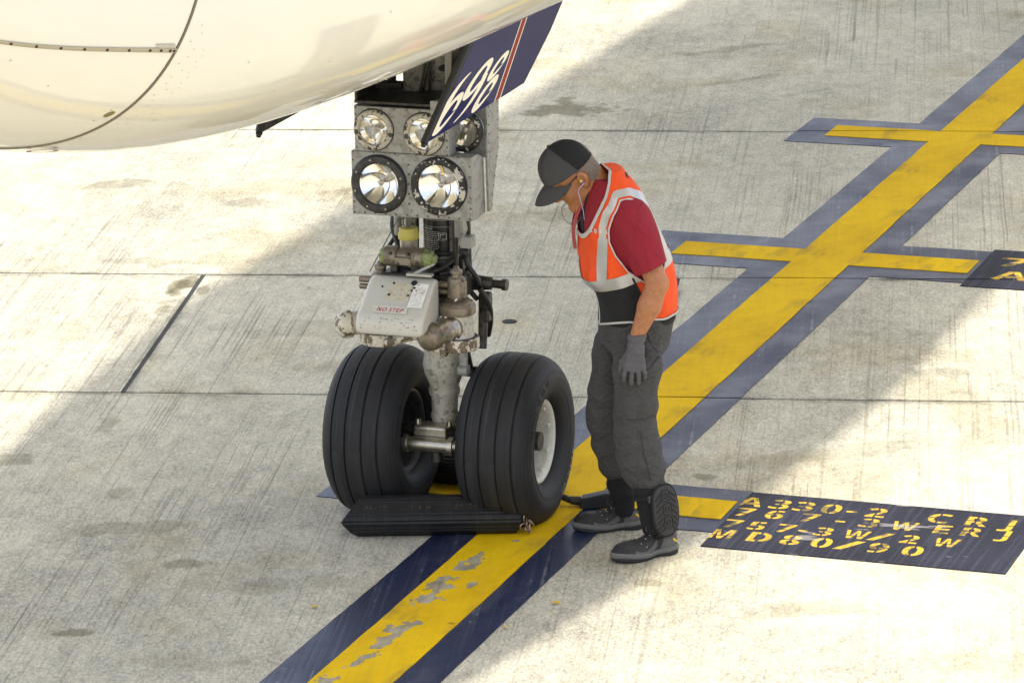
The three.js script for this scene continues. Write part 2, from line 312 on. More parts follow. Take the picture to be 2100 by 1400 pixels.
for (const t of [navyMap, navyBump, navyRough]) t.repeat.set(0.5, 0.5);
const navy = phys([1, 1, 1], 1, 0, { map: navyMap, bumpMap: navyBump, bumpScale: 0.0016, roughnessMap: navyRough, specularIntensity: 0.5 });
const yel = (q, t, i, j, chips) => {
  const g = paintGroove(q, t), n = fbm(q * 4 + 3, t * 2.4, 4), f = fbm(q * 20, t * 14, 3), m2 = fbm(q * 9 + 40, t * 3, 4);
  const k = 0.86 + 0.25 * (n - 0.5) + 0.2 * (f - 0.5);
  let c = [0.84 * k, 0.54 * k * (0.97 + 0.1 * (n - 0.5)), 0.006 * k];
  const dirt = sm(0.58, 0.78, m2) * 0.32 + 0.1 * g + sm(0.64, 0.8, f) * 0.12;
  c = c.map((x, w) => x + ([0.16, 0.12, 0.05][w] - x) * clamp(dirt, 0, 0.8));
  if (chips) {
    let b = 0; for (const s of chips) { const e = Math.hypot((q - s[0] + (t - s[1]) * s[4]) / s[2], (t - s[1]) / s[3]) + 2.2 * (fbm(q * 30, t * 20, 5) - 0.5); b = Math.max(b, 1 - sm(0.62, 0.74, e)); }
    const cc = 0.16 + 0.3 * f - 0.12 * g; c = c.map((x, w) => x + ([cc, cc * 0.92, cc * 0.72][w] - x) * b * 0.92);
  }
  return c;
};
const yellowMap = dataTex(512, 1024, (i, j) => yel(i / 512, j / 512, i, j)); yellowMap.repeat.set(1, 0.5);
const chips = [[0.345, 0.6, 0.045, 0.12, 0.1], [0.33, 0.72, 0.05, 0.08, 0], [0.322, 0.93, 0.05, 0.17, -0.1], [0.315, 1.1, 0.06, 0.1, 0], [0.445, 0.9, 0.03, 0.06, 0], [0.36, 1.44, 0.055, 0.14, 0.25], [0.35, 1.62, 0.04, 0.16, 0.1], [0.345, 1.85, 0.035, 0.14, 0.1], [0.3, 2.1, 0.06, 0.07, 0], [0.42, 0.33, 0.02, 0.02, 0], [0.46, 0.7, 0.02, 0.03, 0]];
const frontMap = dataTex(256, 2048, (i, j) => yel(0.24 + i / 256 * 0.305, 0.0 + j / 2048 * 2.6, i, j, chips));
const yellow = phys([1, 1, 1], 0.75, 0, { map: yellowMap, bumpMap: navyBump, bumpScale: 0.0012, specularIntensity: 0.2 });
const yellowFront = phys([1, 1, 1], 0.75, 0, { map: frontMap, specularIntensity: 0.2 });
// wavering hand-taped edges
const wob = (t, s) => 0.007 * (fbm(t * 3.1 + s, s, 3) - 0.5) + 0.005 * (fbm(t * 19 + s, s + 3, 2) - 0.5);
function strip(name, q0, q1, t0, t1, y, mat, uvIn) {
  const gs = [], cut = (a, b) => { if (b > a) gs.push(rect(q0, q1, a, b)); };
  cut(t0, Math.min(t1, -12)); const a = Math.max(t0, -12), b = Math.min(t1, 3), n = Math.ceil((b - a) / 0.07);
  for (let k = 0; k < n; k++) { const u = a + (b - a) * k / n, v = a + (b - a) * (k + 1) / n; gs.push([[q0 + wob(u, q0 * 90), u], [q1 + wob(u, q1 * 90), u], [q1 + wob(v, q1 * 90), v], [q0 + wob(v, q0 * 90), v]]); }
  cut(Math.max(t0, 3), t1);
  const m = gs.map((g) => paintGeo(g, y, uvIn)).filter(Boolean); return part(name, merge(m), mat, apron);
}
function barStrip(name, q0, q1, t0, t1, y, mat) {
  const gs = [], n = Math.max(1, Math.ceil((q1 - q0) / 0.07));
  for (let k = 0; k < n; k++) { const u = q0 + (q1 - q0) * k / n, v = q0 + (q1 - q0) * (k + 1) / n; gs.push([[u, t0 + wob(u, t0 * 70)], [v, t0 + wob(v, t0 * 70)], [v, t1 + wob(v, t1 * 70)], [u, t1 + wob(u, t1 * 70)]]); }
  const m = gs.map((g) => paintGeo(g, y)).filter(Boolean); return part(name, merge(m), mat, apron);
}
tag(strip('line_border', 0.065, 0.706, -40, 2.9, 0.0034, navy), 'dark blue border band along the yellow guide line');
tag(strip('guide_line', 0.240, 0.545, -40, 0.0, 0.0066, yellow), 'wide yellow guide line running away to the right');
tag(strip('guide_line', 0.240, 0.545, 0.002, 2.6, 0.0066, yellowFront, (q, t) => [(q - 0.24) / 0.305, t / 2.6]), 'worn front stretch of the yellow guide line with bare patches');
strip('guide_line', 0.240, 0.545, 2.602, 12, 0.0066, yellow); strip('line_border', 0.065, 0.706, 2.902, 12, 0.0034, navy);
// cross bars: dark border, then yellow bar, in two halves beside the guide line
const bar = (t0, t1, b0, b1, ql, qr, bl, br, label) => {
  barStrip('bar_border', bl, 0.067, b0, b1, 0.0038, navy); barStrip('bar_border', 0.704, br, b0, b1, 0.0038, navy);
  tag(barStrip('stop_bar', ql, 0.242, t0, t1, 0.007, yellow), label); tag(barStrip('stop_bar', 0.543, qr, t0, t1, 0.007, yellow), label);
};
bar(-7.72, -7.43, -7.9, -7.24, -0.387, 1.6, -0.58, 2.0, 'farthest yellow cross bar on the guide line');
bar(-4.74, -4.47, -4.95, -4.28, -0.41, 1.168, -0.6, 1.19, 'middle yellow cross bar level with the vest');
bar(-0.44, -0.187, -0.6, -0.02, -0.41, 1.137, -0.6, 1.158, 'nearest yellow cross bar beside the shoes');
// lettered panels
function wornText(ctx, w, h, draw, seed) {
  draw(ctx);
  const im = ctx.getImageData(0, 0, w, h), d = im.data;
  for (let j = 0; j < h; j++) for (let i = 0; i < w; i++) {
    const at = (j * w + i) * 4, isY = d[at] > 120, a = i / w * 1.22, b = j / h * 0.75;
    const n = fbm(a * 14 + seed, b * 14, 4), f = vn(i * 0.4, j * 0.4 + seed), g = fbm(a * 3 + seed, b * 3, 3);
    const st = sm(0.5, 0.8, vn(a * 90, b * 3));
    let c = [38, 39, 52].map((x) => x * (0.72 + 0.5 * g + 0.3 * (f - 0.5)) + 14 * st);
    if (isY) { const k = clamp(1.08 - sm(0.54, 0.68, n) * 0.5 - 0.4 * st * f - 0.15 * f, 0, 1); c = c.map((x, m) => x + ([196, 160, 52][m] - x) * k); }
    else if (vn(i * 0.31 + 5, j * 0.31) > 0.955 && n > 0.45) c = [150, 142, 126];
    if (fbm(a * 5 + 2 + seed, b * 20 + 6, 3) > 0.79) c = c.map((x, m) => x * 0.4 + [170, 165, 155][m] * 0.6);
    for (let m = 0; m < 3; m++) d[at + m] = clamp(c[m], 0, 255);
  }
  ctx.putImageData(im, 0, 0);
}
// stencil lettering: strokes broken by two bridges
function stencil(ctx, text, x, y, size, sx) {
  ctx.save(); ctx.translate(x, y); ctx.scale(sx, 1); ctx.font = `bold ${size}px sans-serif`; ctx.textBaseline = 'alphabetic'; ctx.textAlign = 'center';
  ctx.fillStyle = '#ffd23c'; ctx.fillText(text, 0, 0);
  ctx.fillStyle = '#10121c'; if ('0368952ROGCD'.includes(text)) { ctx.fillRect(-size * 0.03, -size * 0.9, size * 0.05, size * 1.1); if (!'0D'.includes(text)) ctx.fillRect(-size * 0.5, -size * 0.42, size, size * 0.05); else ctx.fillRect(-size * 0.03, -size, size * 0.05, size * 1.3); }
  if ('A7MWNEJ'.includes(text)) ctx.fillRect(-size * 0.6, -size * 0.26, size * 1.2, size * 0.05);
  ctx.restore();
}
{
  const PW = 2048, PH = 1280, q0 = 1.16, q1 = 2.42, t0 = -0.585, t1 = 0.172;
  const X = (q) => (q - q0) / (q1 - q0) * PW, Y = (t) => (t - t0) / (t1 - t0) * PH;
  const tex = canvasTex(PW, PH, (ctx) => wornText(ctx, PW, PH, () => {
    ctx.fillStyle = '#10121c'; ctx.fillRect(0, 0, PW, PH);
    for (const [text, q, t, s, w] of LETTERS) stencil(ctx, text, X(q), Y(t), s, w);
  }, 3));
  const mat = phys([1, 1, 1], 0.65, 0, { map: tex, bumpMap: navyBump, bumpScale: 0.001, specularIntensity: 0.4 });
  tag(paint('text_panel', rect(q0, q1, t0, t1), 0.0056, mat, apron, (q, t) => [(q - q0) / (q1 - q0), 1 - (t - t0) / (t1 - t0)]), 'dark panel of yellow stencilled aircraft type codes at right foreground');
  const tex2 = canvasTex(512, 512, (ctx) => wornText(ctx, 512, 512, () => { ctx.fillStyle = '#10121c'; ctx.fillRect(0, 0, 512, 512); stencil(ctx, '7', 100, 215, 160, 1.25); stencil(ctx, 'A', 130, 395, 150, 1.2); stencil(ctx, '6', 330, 215, 160, 1.2); stencil(ctx, '3', 330, 395, 150, 1.2); }, 8));
  const mat2 = phys([1, 1, 1], 0.65, 0, { map: tex2, specularIntensity: 0.4 });
  tag(paint('text_panel', rect(1.192, 2.0, -4.99, -4.215), 0.0056, mat2, apron, (q, t) => [(q - 1.192) / 0.808, 1 - (t + 4.99) / 0.775]), 'dark panel with yellow figures at the right picture edge');
}
{ // flecks of yellow paint and litter on the concrete
  const fl = [[0.83, 1.02], [0.74, 1.35], [0.52, 1.36], [0.86, 1.15], [-0.06, 1.33], [0.28, 1.02]], gs = [];
  for (const [q, t] of fl) { const w = lineToWorld(q, 0.0105, t); const g = new THREE.CircleGeometry(0.006 + rnd() * 0.006, 7).rotateX(-Math.PI / 2); g.scale(1.4, 1, 0.7 + rnd()); gs.push(g.translate(w.x, w.y, w.z)); }
  tag(part('paint_fleck', merge(gs), std([0.6, 0.4, 0.02], 0.6), apron), null, null, null, 'stuff');
}

// ------------------------------------------------------------------ airliner: nose, nose gear, wheels (local axes: x port, y up, z forward)
const plane = tag(grp('airliner', scene), 'white airliner nose standing on its nose gear with dark blue 698 door', 'airliner');
plane.rotation.y = -PHI;
const TIP = 5.941;
const fus = (s) => {
  const k = Math.pow(clamp(1 - s / 5.055, 0, 1), 4.171), yb = 2.2 + 1.544 * k, w = 1.88 * Math.pow(1 - Math.pow(clamp(1 - s / 8.112, 0, 1), 1.715), 0.752), h = 2.0 * Math.pow(w / 1.88, 0.923);
  return [w, yb, h];
};
function fusPoint(s, th, out = 0) {                    // th 0 port side, 90 belly, -90 crown
  const [w, yb, h] = fus(s), yc = yb + h, c = Math.cos(th), n = Math.sin(th), p = 0.82;
  const pt = (a, b) => V(w * Math.sign(a) * Math.pow(Math.abs(a), p), yc - (b > 0 ? h : h * 1.02) * Math.sign(b) * Math.pow(Math.abs(b), p), TIP - s);
  const v = pt(c, n); if (!out) return v;
  const e = 0.01, a = fusPoint(s, th + e), b = fusPoint(s, th - e), d = fusPoint(s + e, th), f = fusPoint(Math.max(0.005, s - e), th);
  return v.addScaledVector(a.sub(b).cross(d.sub(f)).normalize(), fusSide * out);
}
let fusSide = 1;
{ const a = fusPoint(4, 0.8), b = fusPoint(4, 0.8, 0.1); if (b.y > a.y) fusSide = -1; }
function fusSkin(s0, s1, ns, nt) {
  const pos = [], uv = [], ind = [];
  for (let i = 0; i <= ns; i++) { const s = s0 + (s1 - s0) * (i / ns); for (let j = 0; j <= nt; j++) { const th = j / nt * Math.PI * 2, p = fusPoint(Math.max(s, 0.004), th); pos.push(p.x, p.y, p.z); uv.push(s * 0.5, j / nt * 6); } }
  for (let i = 0; i < ns; i++) for (let j = 0; j < nt; j++) { const a = i * (nt + 1) + j, b = a + nt + 1; ind.push(a, b, a + 1, a + 1, b, b + 1); }
  const g = new THREE.BufferGeometry(); g.setAttribute('position', new THREE.Float32BufferAttribute(pos, 3)); g.setAttribute('uv', new THREE.Float32BufferAttribute(uv, 2)); g.setIndex(ind); g.computeVertexNormals(); return g;
}
const skinMap = dataTex(512, 512, (i, j) => { const n = fbm(i * 0.02, j * 0.03, 5), k = 0.985 + 0.03 * (n - 0.5), sp = vn(i * 0.31, j * 0.27) > 0.985 ? 0.9 : 1; return [0.80 * k * sp, 0.775 * k * sp, 0.685 * k * sp]; });
const skinBump = dataTex(512, 512, (i, j) => fbm(i / 512 * 8, j / 512 * 8, 2), false); skinBump.repeat.set(0.5, 0.5);
const white = phys([1, 1, 1], 0.5, 0, { map: skinMap, clearcoat: 1, clearcoatRoughness: 0.07, bumpMap: skinBump, bumpScale: 0.004 });
const SJ = 1.803;
part('fuselage', fusSkin(SJ + 0.006, 42, 200, 160), white, plane);
const radome = part('radome', fusSkin(0.004, SJ - 0.006, 60, 160), white, plane);
const seamMat = std([0.2, 0.18, 0.14], 0.45, 0.7);
{
  const ring = []; for (let k = 0; k <= 160; k++) ring.push(fusPoint(SJ, k / 160 * Math.PI * 2, 0.0005));
  part('radome_seam', new THREE.TubeGeometry(new THREE.CatmullRomCurve3(ring.slice(0, -1), true), 240, 0.0048, 8, true), seamMat, plane);
  // lightning strip with bolts, on the port side of the radome
  const line = [], thAt = (s) => (36 + 7.2 * Math.pow((SJ - s) / 0.67, 2)) * Math.PI / 180;
  for (let k = 0; k <= 30; k++) { const s = SJ - 0.002 - k / 30 * 0.95; line.push([s, thAt(s)]); }
  const pos = [], ind = []; line.forEach(([s, th], k) => { const dt = 0.0075 / 0.8; for (const [d, o] of [[-dt, 0], [-dt, 0.004], [dt, 0.004], [dt, 0]]) { const p = fusPoint(s, th + d, o + 0.0005); pos.push(p.x, p.y, p.z); } if (k) for (let m = 0; m < 3; m++) { const a = (k - 1) * 4 + m, b = k * 4 + m; ind.push(a, b, a + 1, a + 1, b, b + 1); } });
  const g = new THREE.BufferGeometry(); g.setAttribute('position', new THREE.Float32BufferAttribute(pos, 3)); g.setIndex(ind); g.computeVertexNormals();
  const strip2 = part('lightning_strip', g, std([0.42, 0.38, 0.29], 0.4, 0.55), radome);
  const bolts = []; for (let k = 0; k < 10; k++) { const s = SJ - 0.03 - k * 0.088, th = thAt(s), p = fusPoint(s, th, 0.005), n = fusPoint(s, th, 0.02).sub(fusPoint(s, th, 0.004)).normalize(); bolts.push(aim(new THREE.CylinderGeometry(0.0045, 0.0055, 0.004, 10), p, n)); }
  for (const e of [0.012, 0.07]) { const s = SJ - e, th = thAt(s), p = fusPoint(s, th, 0.005), n = fusPoint(s, th, 0.02).sub(fusPoint(s, th, 0.004)).normalize(); bolts.push(aim(new THREE.CylinderGeometry(0.0045, 0.0055, 0.004, 10), p, n)); }
  many('bolt', bolts, std([0.05, 0.045, 0.035], 0.5, 0.6), radome);
  { const pad = []; const q = []; for (const [a, b] of [[0.02, -0.028], [0.105, -0.026], [0.085, -0.01], [0.012, -0.012]]) q.push(fusPoint(SJ - a, thAt(SJ - a) + b, 0.003)); const gg = new THREE.BufferGeometry(); gg.setAttribute('position', new THREE.Float32BufferAttribute([q[0], q[1], q[2], q[0], q[2], q[3]].flatMap((p) => [p.x, p.y, p.z]), 3)); gg.computeVertexNormals(); part('bond_plate', gg, std([0.5, 0.46, 0.4], 0.6, 0.1), radome); }
  // little drain ellipse, the tow-limit ring, rivets
  const disc = (s, th, r1, r2, o, inner = 0) => { const p = fusPoint(s, th, o), n = fusPoint(s, th, o + 0.02).sub(p).normalize(); const gg = inner ? new THREE.RingGeometry(inner, 1, 40) : new THREE.CircleGeometry(1, 20); gg.scale(r1, r2, 1); gg.applyQuaternion(new THREE.Quaternion().setFromUnitVectors(V(0, 0, 1), n)); return gg.translate(p.x, p.y, p.z); };
  part('drain_port', disc(1.756, 57.2 * Math.PI / 180, 0.019, 0.014, 0.002), std([0.2, 0.17, 0.06], 0.7), radome);
  part('round_mark', disc(1.92, 81 * Math.PI / 180, 0.052, 0.052, 0.003, 0.7), std([0.2, 0.17, 0.15], 0.6), plane);
  const riv = [];
  const dot = (s, deg, r = 0.0032) => riv.push(disc(s, deg * Math.PI / 180, r * 0.72, r * 0.72, 0.0012));
  for (let k = 0; k < 26; k++) dot(1.87 + 0.02 * Math.sin(k * 2.3), 30 + k * 1.9);
  for (let k = 0; k < 14; k++) dot(1.93 + 0.012 * (k % 2), 36 + k * 1.5, 0.0026);
  for (let k = 0; k < 12; k++) dot(1.9 + k * 0.05, 55 + k * 0.5, 0.0028);
  for (const [s, d] of [[1.74, 55.5], [1.77, 56.4], [1.735, 60.5], [1.9, 60], [1.95, 62], [2.0, 58], [2.08, 64], [2.5, 50], [2.7, 44], [2.2, 40], [2.9, 35], [1.4, 52], [1.2, 48]]) dot(s, d, 0.0045);
  tag(part('rivet', merge(riv), std([0.4, 0.36, 0.26], 0.6), plane), null, null, null, 'stuff');
  // a panel joint round the fuselage further aft, barely seen
}
// gear bay doors -------------------------------------------------------
const blueDoorTex = canvasTex(2048, 1024, (c, w, h) => {
  // metres: z from 1.1 (left) to -0.45 (right), y 2.2 (top) to 1.8 (bottom)
  const X = (z) => (1.1 - z) / 1.55 * w, Y = (y) => (2.2 - y) / 0.4 * h;
  c.fillStyle = '#1d1f52'; c.fillRect(0, 0, w, h);
  c.save(); c.fillStyle = '#f6ecd2';
  // stripe: white, red, white, leaning
  const band = (a, b, col) => { c.fillStyle = col; c.beginPath(); c.moveTo(X(0.334 - a), Y(1.80)); c.lineTo(X(0.334 - b), Y(1.80)); c.lineTo(X(0.09 - b), Y(2.2)); c.lineTo(X(0.09 - a), Y(2.2)); c.fill(); };
  band(-0.004, 0.07, '#f6ecd2'); band(0.006, 0.06, '#8f1d20');
  // figures: brush-like italic numerals made of swelling strokes
  c.fillStyle = '#f8efd8';
  const bowl = (z, y, rz, ry, iz, iy, lean) => { c.save(); c.translate(X(z), Y(y)); c.transform(1, 0, -lean, 1, 0, 0); c.beginPath(); c.ellipse(0, 0, rz / 1.55 * w, ry / 0.4 * h, 0, 0, 7); c.ellipse(0.006 / 1.55 * w, 0, iz / 1.55 * w, iy / 0.4 * h, 0, 0, 7, true); c.fill('evenodd'); c.restore(); };
  const stroke = (pts) => { c.beginPath(); const n = 40; const L = [], R = []; for (let k = 0; k <= n; k++) { const t = k / n, q = (i) => { const [a, b, d] = pts.map((p) => p[i]); return a * (1 - t) * (1 - t) + 2 * b * t * (1 - t) + d * t * t; }; L.push([X(q(0) + q(2)), Y(q(1))]); R.push([X(q(0) - q(2)), Y(q(1))]); } [...L, ...R.reverse()].forEach((p, k) => (k ? c.lineTo(...p) : c.moveTo(...p))); c.fill(); };
  const LN = 1.05;
  bowl(0.88, 1.896, 0.094, 0.06, 0.041, 0.037, LN); stroke([[0.968, 1.885, 0.03], [0.86, 1.99, 0.042], [0.68, 2.02, 0.014]]);
  bowl(0.575, 1.972, 0.094, 0.06, 0.041, 0.037, LN); stroke([[0.49, 1.975, 0.03], [0.575, 1.885, 0.034], [0.79, 1.842, 0.012]]);
  bowl(0.455, 1.889, 0.082, 0.054, 0.034, 0.031, LN); bowl(0.345, 1.98, 0.068, 0.044, 0.028, 0.024, LN);
  c.restore();
});
const doorMap = blueDoorTex;
const blueDoor = phys([1, 1, 1], 0.6, 0, { map: doorMap, specularIntensity: 0.12, clearcoat: 0.16, clearcoatRoughness: 0.04 });
function doorPanel(side) {
  const shape = [[1.054, 1.824], [0.6, 1.827], [0.196, 1.829], [-0.039, 1.833], [-0.15, 1.912], [-0.284, 2.009], [-0.386, 2.113], [-0.45, 2.2], [0.2, 2.26], [0.66, 2.2], [0.711, 2.139]];
  const Q = (y) => 0.36 + (y - 1.83) * 0.19;
  const outer = [], thick = 0.035, pos = [], uv = [], pos2 = [];
  const sh = new THREE.Shape(shape.map(([z, y]) => new THREE.Vector2(z, y)));
  const faceG = new THREE.ShapeGeometry(sh).toNonIndexed(), p = faceG.attributes.position;
  const gO = new THREE.BufferGeometry();
  for (let i = 0; i < p.count; i++) { const z = p.getX(i), y = p.getY(i); pos.push(side * Q(y), y, z); uv.push((1.1 - z) / 1.55, (y - 1.8) / 0.4); pos2.push(side * (Q(y) - thick), y, z); }
  gO.setAttribute('position', new THREE.Float32BufferAttribute(pos, 3)); gO.setAttribute('uv', new THREE.Float32BufferAttribute(uv, 2)); gO.computeVertexNormals();
  const rim = [...pos2];
  shape.forEach((a, k) => { const b = shape[(k + 1) % shape.length]; const A = [side * Q(a[1]), a[1], a[0]], B = [side * Q(b[1]), b[1], b[0]], A2 = [A[0] - side * thick, A[1], A[2]], B2 = [B[0] - side * thick, B[1], B[2]]; rim.push(...A, ...B, ...B2, ...A, ...B2, ...A2); });
  const gI = new THREE.BufferGeometry(); gI.setAttribute('position', new THREE.Float32BufferAttribute(rim, 3)); gI.computeVertexNormals();
  return [gO, gI, Q];
}
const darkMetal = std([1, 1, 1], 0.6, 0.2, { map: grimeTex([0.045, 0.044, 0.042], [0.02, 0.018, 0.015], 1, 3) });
const bayGrey0 = std([0.2, 0.19, 0.16], 0.6, 0.2);
const rubberBlack = std([0.014, 0.014, 0.014], 0.55);
for (const side of [1, -1]) {
  const [gO, gI, Q] = doorPanel(side);
  const d = tag(grp('gear_door', plane), side > 0 ? 'dark blue gear door with cream figures 698 and red stripe' : 'dark inner face of the far gear door below the belly');
  part('door_skin', gO, side > 0 ? blueDoor : phys([0.02, 0.022, 0.08], 0.35, 0, { clearcoat: 1, clearcoatRoughness: 0.06 }), d);
  part('door_lining', boxUV(gI, 3), darkMetal, d);
  // rubber seal along the raked leading edge, ends open like a tube
  const a = V(side * (Q(1.824) - 0.018), 1.816, 1.062), b = V(side * (Q(2.19) - 0.018), 2.19, 0.672);
  part('edge_seal', merge([rod(a, b, 0.014, 0.018, 14), rod(a, a.clone().addScaledVector(a.clone().sub(b).normalize(), 0.012), 0.01, 0.01, 12)]), rubberBlack, d);
  const ribs = []; for (const z of [0.75, 0.35, -0.02]) ribs.push(box(0.03, 0.3, 0.025, side * (Q(1.98) - 0.055), 1.99, z, 0.004)); each('stiffener', ribs, bayGrey0, d);
}
// shared gear finishes
const paintGrey = std([1, 1, 1], 0.5, 0.15, { map: grimeTex([0.32, 0.315, 0.285], [0.17, 0.155, 0.125], 0.5, 11) });
const paintCream = std([1, 1, 1], 0.48, 0.05, { map: grimeTex([0.5, 0.47, 0.385], [0.2, 0.17, 0.12], 0.6, 23) });
const chipped = std([1, 1, 1], 0.5, 0.2, { map: dataTex(256, 256, (i, j) => { const n = fbm(i * 0.045, j * 0.045, 4) + 0.12 * vn(i * 0.2, j * 0.2), b = sm(0.56, 0.585, n); const c = [0.62, 0.58, 0.47], d = [0.16, 0.125, 0.085], k = 0.9 + 0.2 * vn(i * 0.5, j * 0.5); return c.map((x, m) => (x + (d[m] - x) * b) * k); }) });
const steel = std([1, 1, 1], 0.3, 0.9, { map: grimeTex([0.5, 0.46, 0.39], [0.3, 0.26, 0.2], 0.6, 5) });
const bronze = std([1, 1, 1], 0.42, 0.65, { map: grimeTex([0.25, 0.21, 0.155], [0.14, 0.115, 0.085], 0.7, 8) });
const oily = std([1, 1, 1], 0.42, 0.35, { map: grimeTex([0.055, 0.05, 0.043], [0.018, 0.016, 0.014], 0.9, 14) });
const hoseMat = std([0.018, 0.018, 0.018], 0.45);
const P = (name, g, m, par = plane) => part(name, boxUV(g, 4), m, par);
const strutGrey = std([1, 1, 1], 0.4, 0.3, { map: grimeTex([0.24, 0.225, 0.19], [0.06, 0.052, 0.042], 0.7, 91) });
// strut ---------------------------------------------------------------
P('strut_cylinder', lathe([[0.078, 0.955], [0.084, 0.96], [0.084, 1.02], [0.09, 1.025], [0.09, 1.06], [0.08, 1.065], [0.078, 1.3], [0.083, 1.31], [0.083, 1.36], [0.078, 1.37], [0.085, 1.9], [0.09, 2.6]].map(([r, y]) => [r, y]), 44).translate(0.008, 0, 0), strutGrey);
P('strut_piston', lathe([[0.0, 0.335], [0.05, 0.335], [0.054, 0.345], [0.054, 0.40], [0.058, 0.41], [0.058, 0.425], [0.054, 0.435], [0.056, 0.50], [0.064, 0.51], [0.066, 0.53], [0.06, 0.545], [0.072, 0.575], [0.082, 0.6], [0.088, 0.64], [0.08, 0.68], [0.086, 0.72], [0.09, 0.76], [0.092, 0.80], [0.09, 0.97]], 44), paintCream);
{ // cast lugs on the piston, seen as hollows between webs
  const g = []; for (let k = 0; k < 8; k++) { const a = k / 8 * Math.PI * 2; g.push(rod(V(Math.cos(a) * 0.05, 0.565, Math.sin(a) * 0.05), V(Math.cos(a) * 0.072, 0.66, Math.sin(a) * 0.072), 0.012, 0.017, 10)); }
  each('web', g, paintCream, plane);
}
{ // placard wrapped on the strut, rows of small print
  const t = canvasTex(512, 512, (c, w, h) => { c.fillStyle = '#0e0d0c'; c.fillRect(0, 0, w, h); c.fillStyle = '#b9b4a6'; c.fillRect(0, 24, w, 5); c.fillRect(0, 116, w, 4); c.fillRect(20, 300, w * 0.86, 3); c.font = 'bold 30px sans-serif'; c.textAlign = 'center'; c.fillText('WARNING', w * 0.45, 160); for (let y = 182; y < 480; y += 25) for (let x = 30; x < 380;) { const l = 10 + rnd() * 38; if (y !== 300 && x + l < 370 + rnd() * 80) c.fillRect(x, y, l, 9); x += l + 9; } c.strokeStyle = '#c9c4b6'; c.lineWidth = 6; c.strokeRect(385, 200, 90, 82); c.fillRect(400, 215, 50, 8); c.fillRect(400, 215, 8, 50); });
  const g = new THREE.CylinderGeometry(0.0805, 0.0805, 0.16, 40, 1, true, -1.5, 2.2); g.translate(0.008, 1.195, 0);
  tag(part('placard', g, std([1, 1, 1], 0.35, 0, { map: t }), plane), 'black warning placard wrapped round the strut');
}
P('strut_band', lathe([[0.079, 1.275], [0.083, 1.277], [0.083, 1.297], [0.079, 1.3]], 40).translate(0.008, 0, 0), std([0.012, 0.012, 0.012], 0.4));
// upper struts, drag brace and bay structure that show under the belly
const bayGrey = std([1, 1, 1], 0.6, 0.1, { map: grimeTex([0.2, 0.185, 0.15], [0.06, 0.055, 0.045], 0.8, 17) });
each('drag_brace', [rod(V(0.0, 1.72, 0.02), V(-0.06, 2.5, -0.5), 0.05, 0.06), box(0.1, 0.5, 0.09, -0.05, 2.05, 0.1, 0.02), box(0.05, 0.4, 0.05, -0.17, 2.1, 0.02, 0.01)], bayGrey, plane);
each('bay_frame', [box(0.6, 0.42, 0.03, -0.12, 2.06, -0.34, 0.01), box(0.05, 0.35, 0.05, 0.22, 2.05, -0.15, 0.01), box(0.4, 0.03, 0.4, 0.03, 1.9, -0.12, 0.01), box(0.3, 0.03, 0.3, -0.1, 1.99, 0.0, 0.01)], darkMetal, plane);
each('brace_link', [rod(V(0.2, 1.8, 0.05), V(0.3, 2.25, -0.2), 0.02), rod(V(-0.2, 1.8, 0.0), V(-0.28, 2.25, -0.2), 0.02), rod(V(-0.02, 1.8, 0.14), V(0.12, 2.25, 0.2), 0.012)], oily, plane);
// landing light box -----------------------------------------------------
const lightBox = tag(grp('light_box', plane), 'grey riveted box of landing lights on the strut');
function prism(poly, x0, x1, bevel = 0.004) {          // polygon in (z, y), swept along x
  const sh = new THREE.Shape(poly.map(([z, y]) => new THREE.Vector2(z, y)));
  const g = new THREE.ExtrudeGeometry(sh, { depth: x1 - x0 - 2 * bevel, bevelEnabled: true, bevelThickness: bevel, bevelSize: bevel, bevelSegments: 2, steps: 1 });
  g.translate(0, 0, x0 + bevel); const m = new THREE.Matrix4().set(0, 0, 1, 0, 0, 1, 0, 0, 1, 0, 0, 0, 0, 0, 0, 1); g.applyMatrix4(m);
  // axis swap keeps (z, y) -> (z, y), depth -> x; mirror fixed by flipping faces
  const idx = g.index; if (idx) for (let i = 0; i < idx.count; i += 3) { const a = idx.getX(i); idx.setX(i, idx.getX(i + 2)); idx.setX(i + 2, a); }
  g.computeVertexNormals(); return g;
}
P('lower_case', prism([[0.285, 1.346], [0.285, 1.6], [0.21, 1.575], [0.2, 1.345]], -0.24, 0.269), paintGrey, lightBox);
P('upper_case', prism([[0.285, 1.6], [0.285, 1.787], [0.1, 1.797], [0.1, 1.6]], -0.223, 0.175), paintGrey, lightBox);
P('side_case', prism([[0.125, 1.57], [0.125, 1.79], [0.04, 1.8], [0.04, 1.57]], 0.183, 0.274), paintGrey, lightBox);
// fronts: deep frames with round openings for the lamps
function face(x0, x1, y0, y1, z0, z1, holes) {
  const s = new THREE.Shape(); s.moveTo(x0, y0); s.lineTo(x1, y0); s.lineTo(x1, y1); s.lineTo(x0, y1); s.closePath();
  for (const [x, y, r] of holes) { const h = new THREE.Path(); h.absarc(x, y, r, 0, Math.PI * 2, true); s.holes.push(h); }
  const b = 0.003, g = new THREE.ExtrudeGeometry(s, { depth: z1 - z0 - 2 * b, bevelEnabled: true, bevelThickness: b, bevelSize: b, bevelOffset: -b, bevelSegments: 2, curveSegments: 40, steps: 1 }); return g.translate(0, 0, z0 + b);
}
P('lamp_panel', face(-0.243, 0.272, 1.343, 1.6035, 0.287, 0.36, [[-0.124, 1.474, 0.089], [0.134, 1.48, 0.093]]), paintGrey, lightBox);
P('lamp_panel', face(-0.226, 0.178, 1.605, 1.79, 0.287, 0.36, [[-0.141, 1.696, 0.065], [0.074, 1.69, 0.068]]), paintGrey, lightBox);
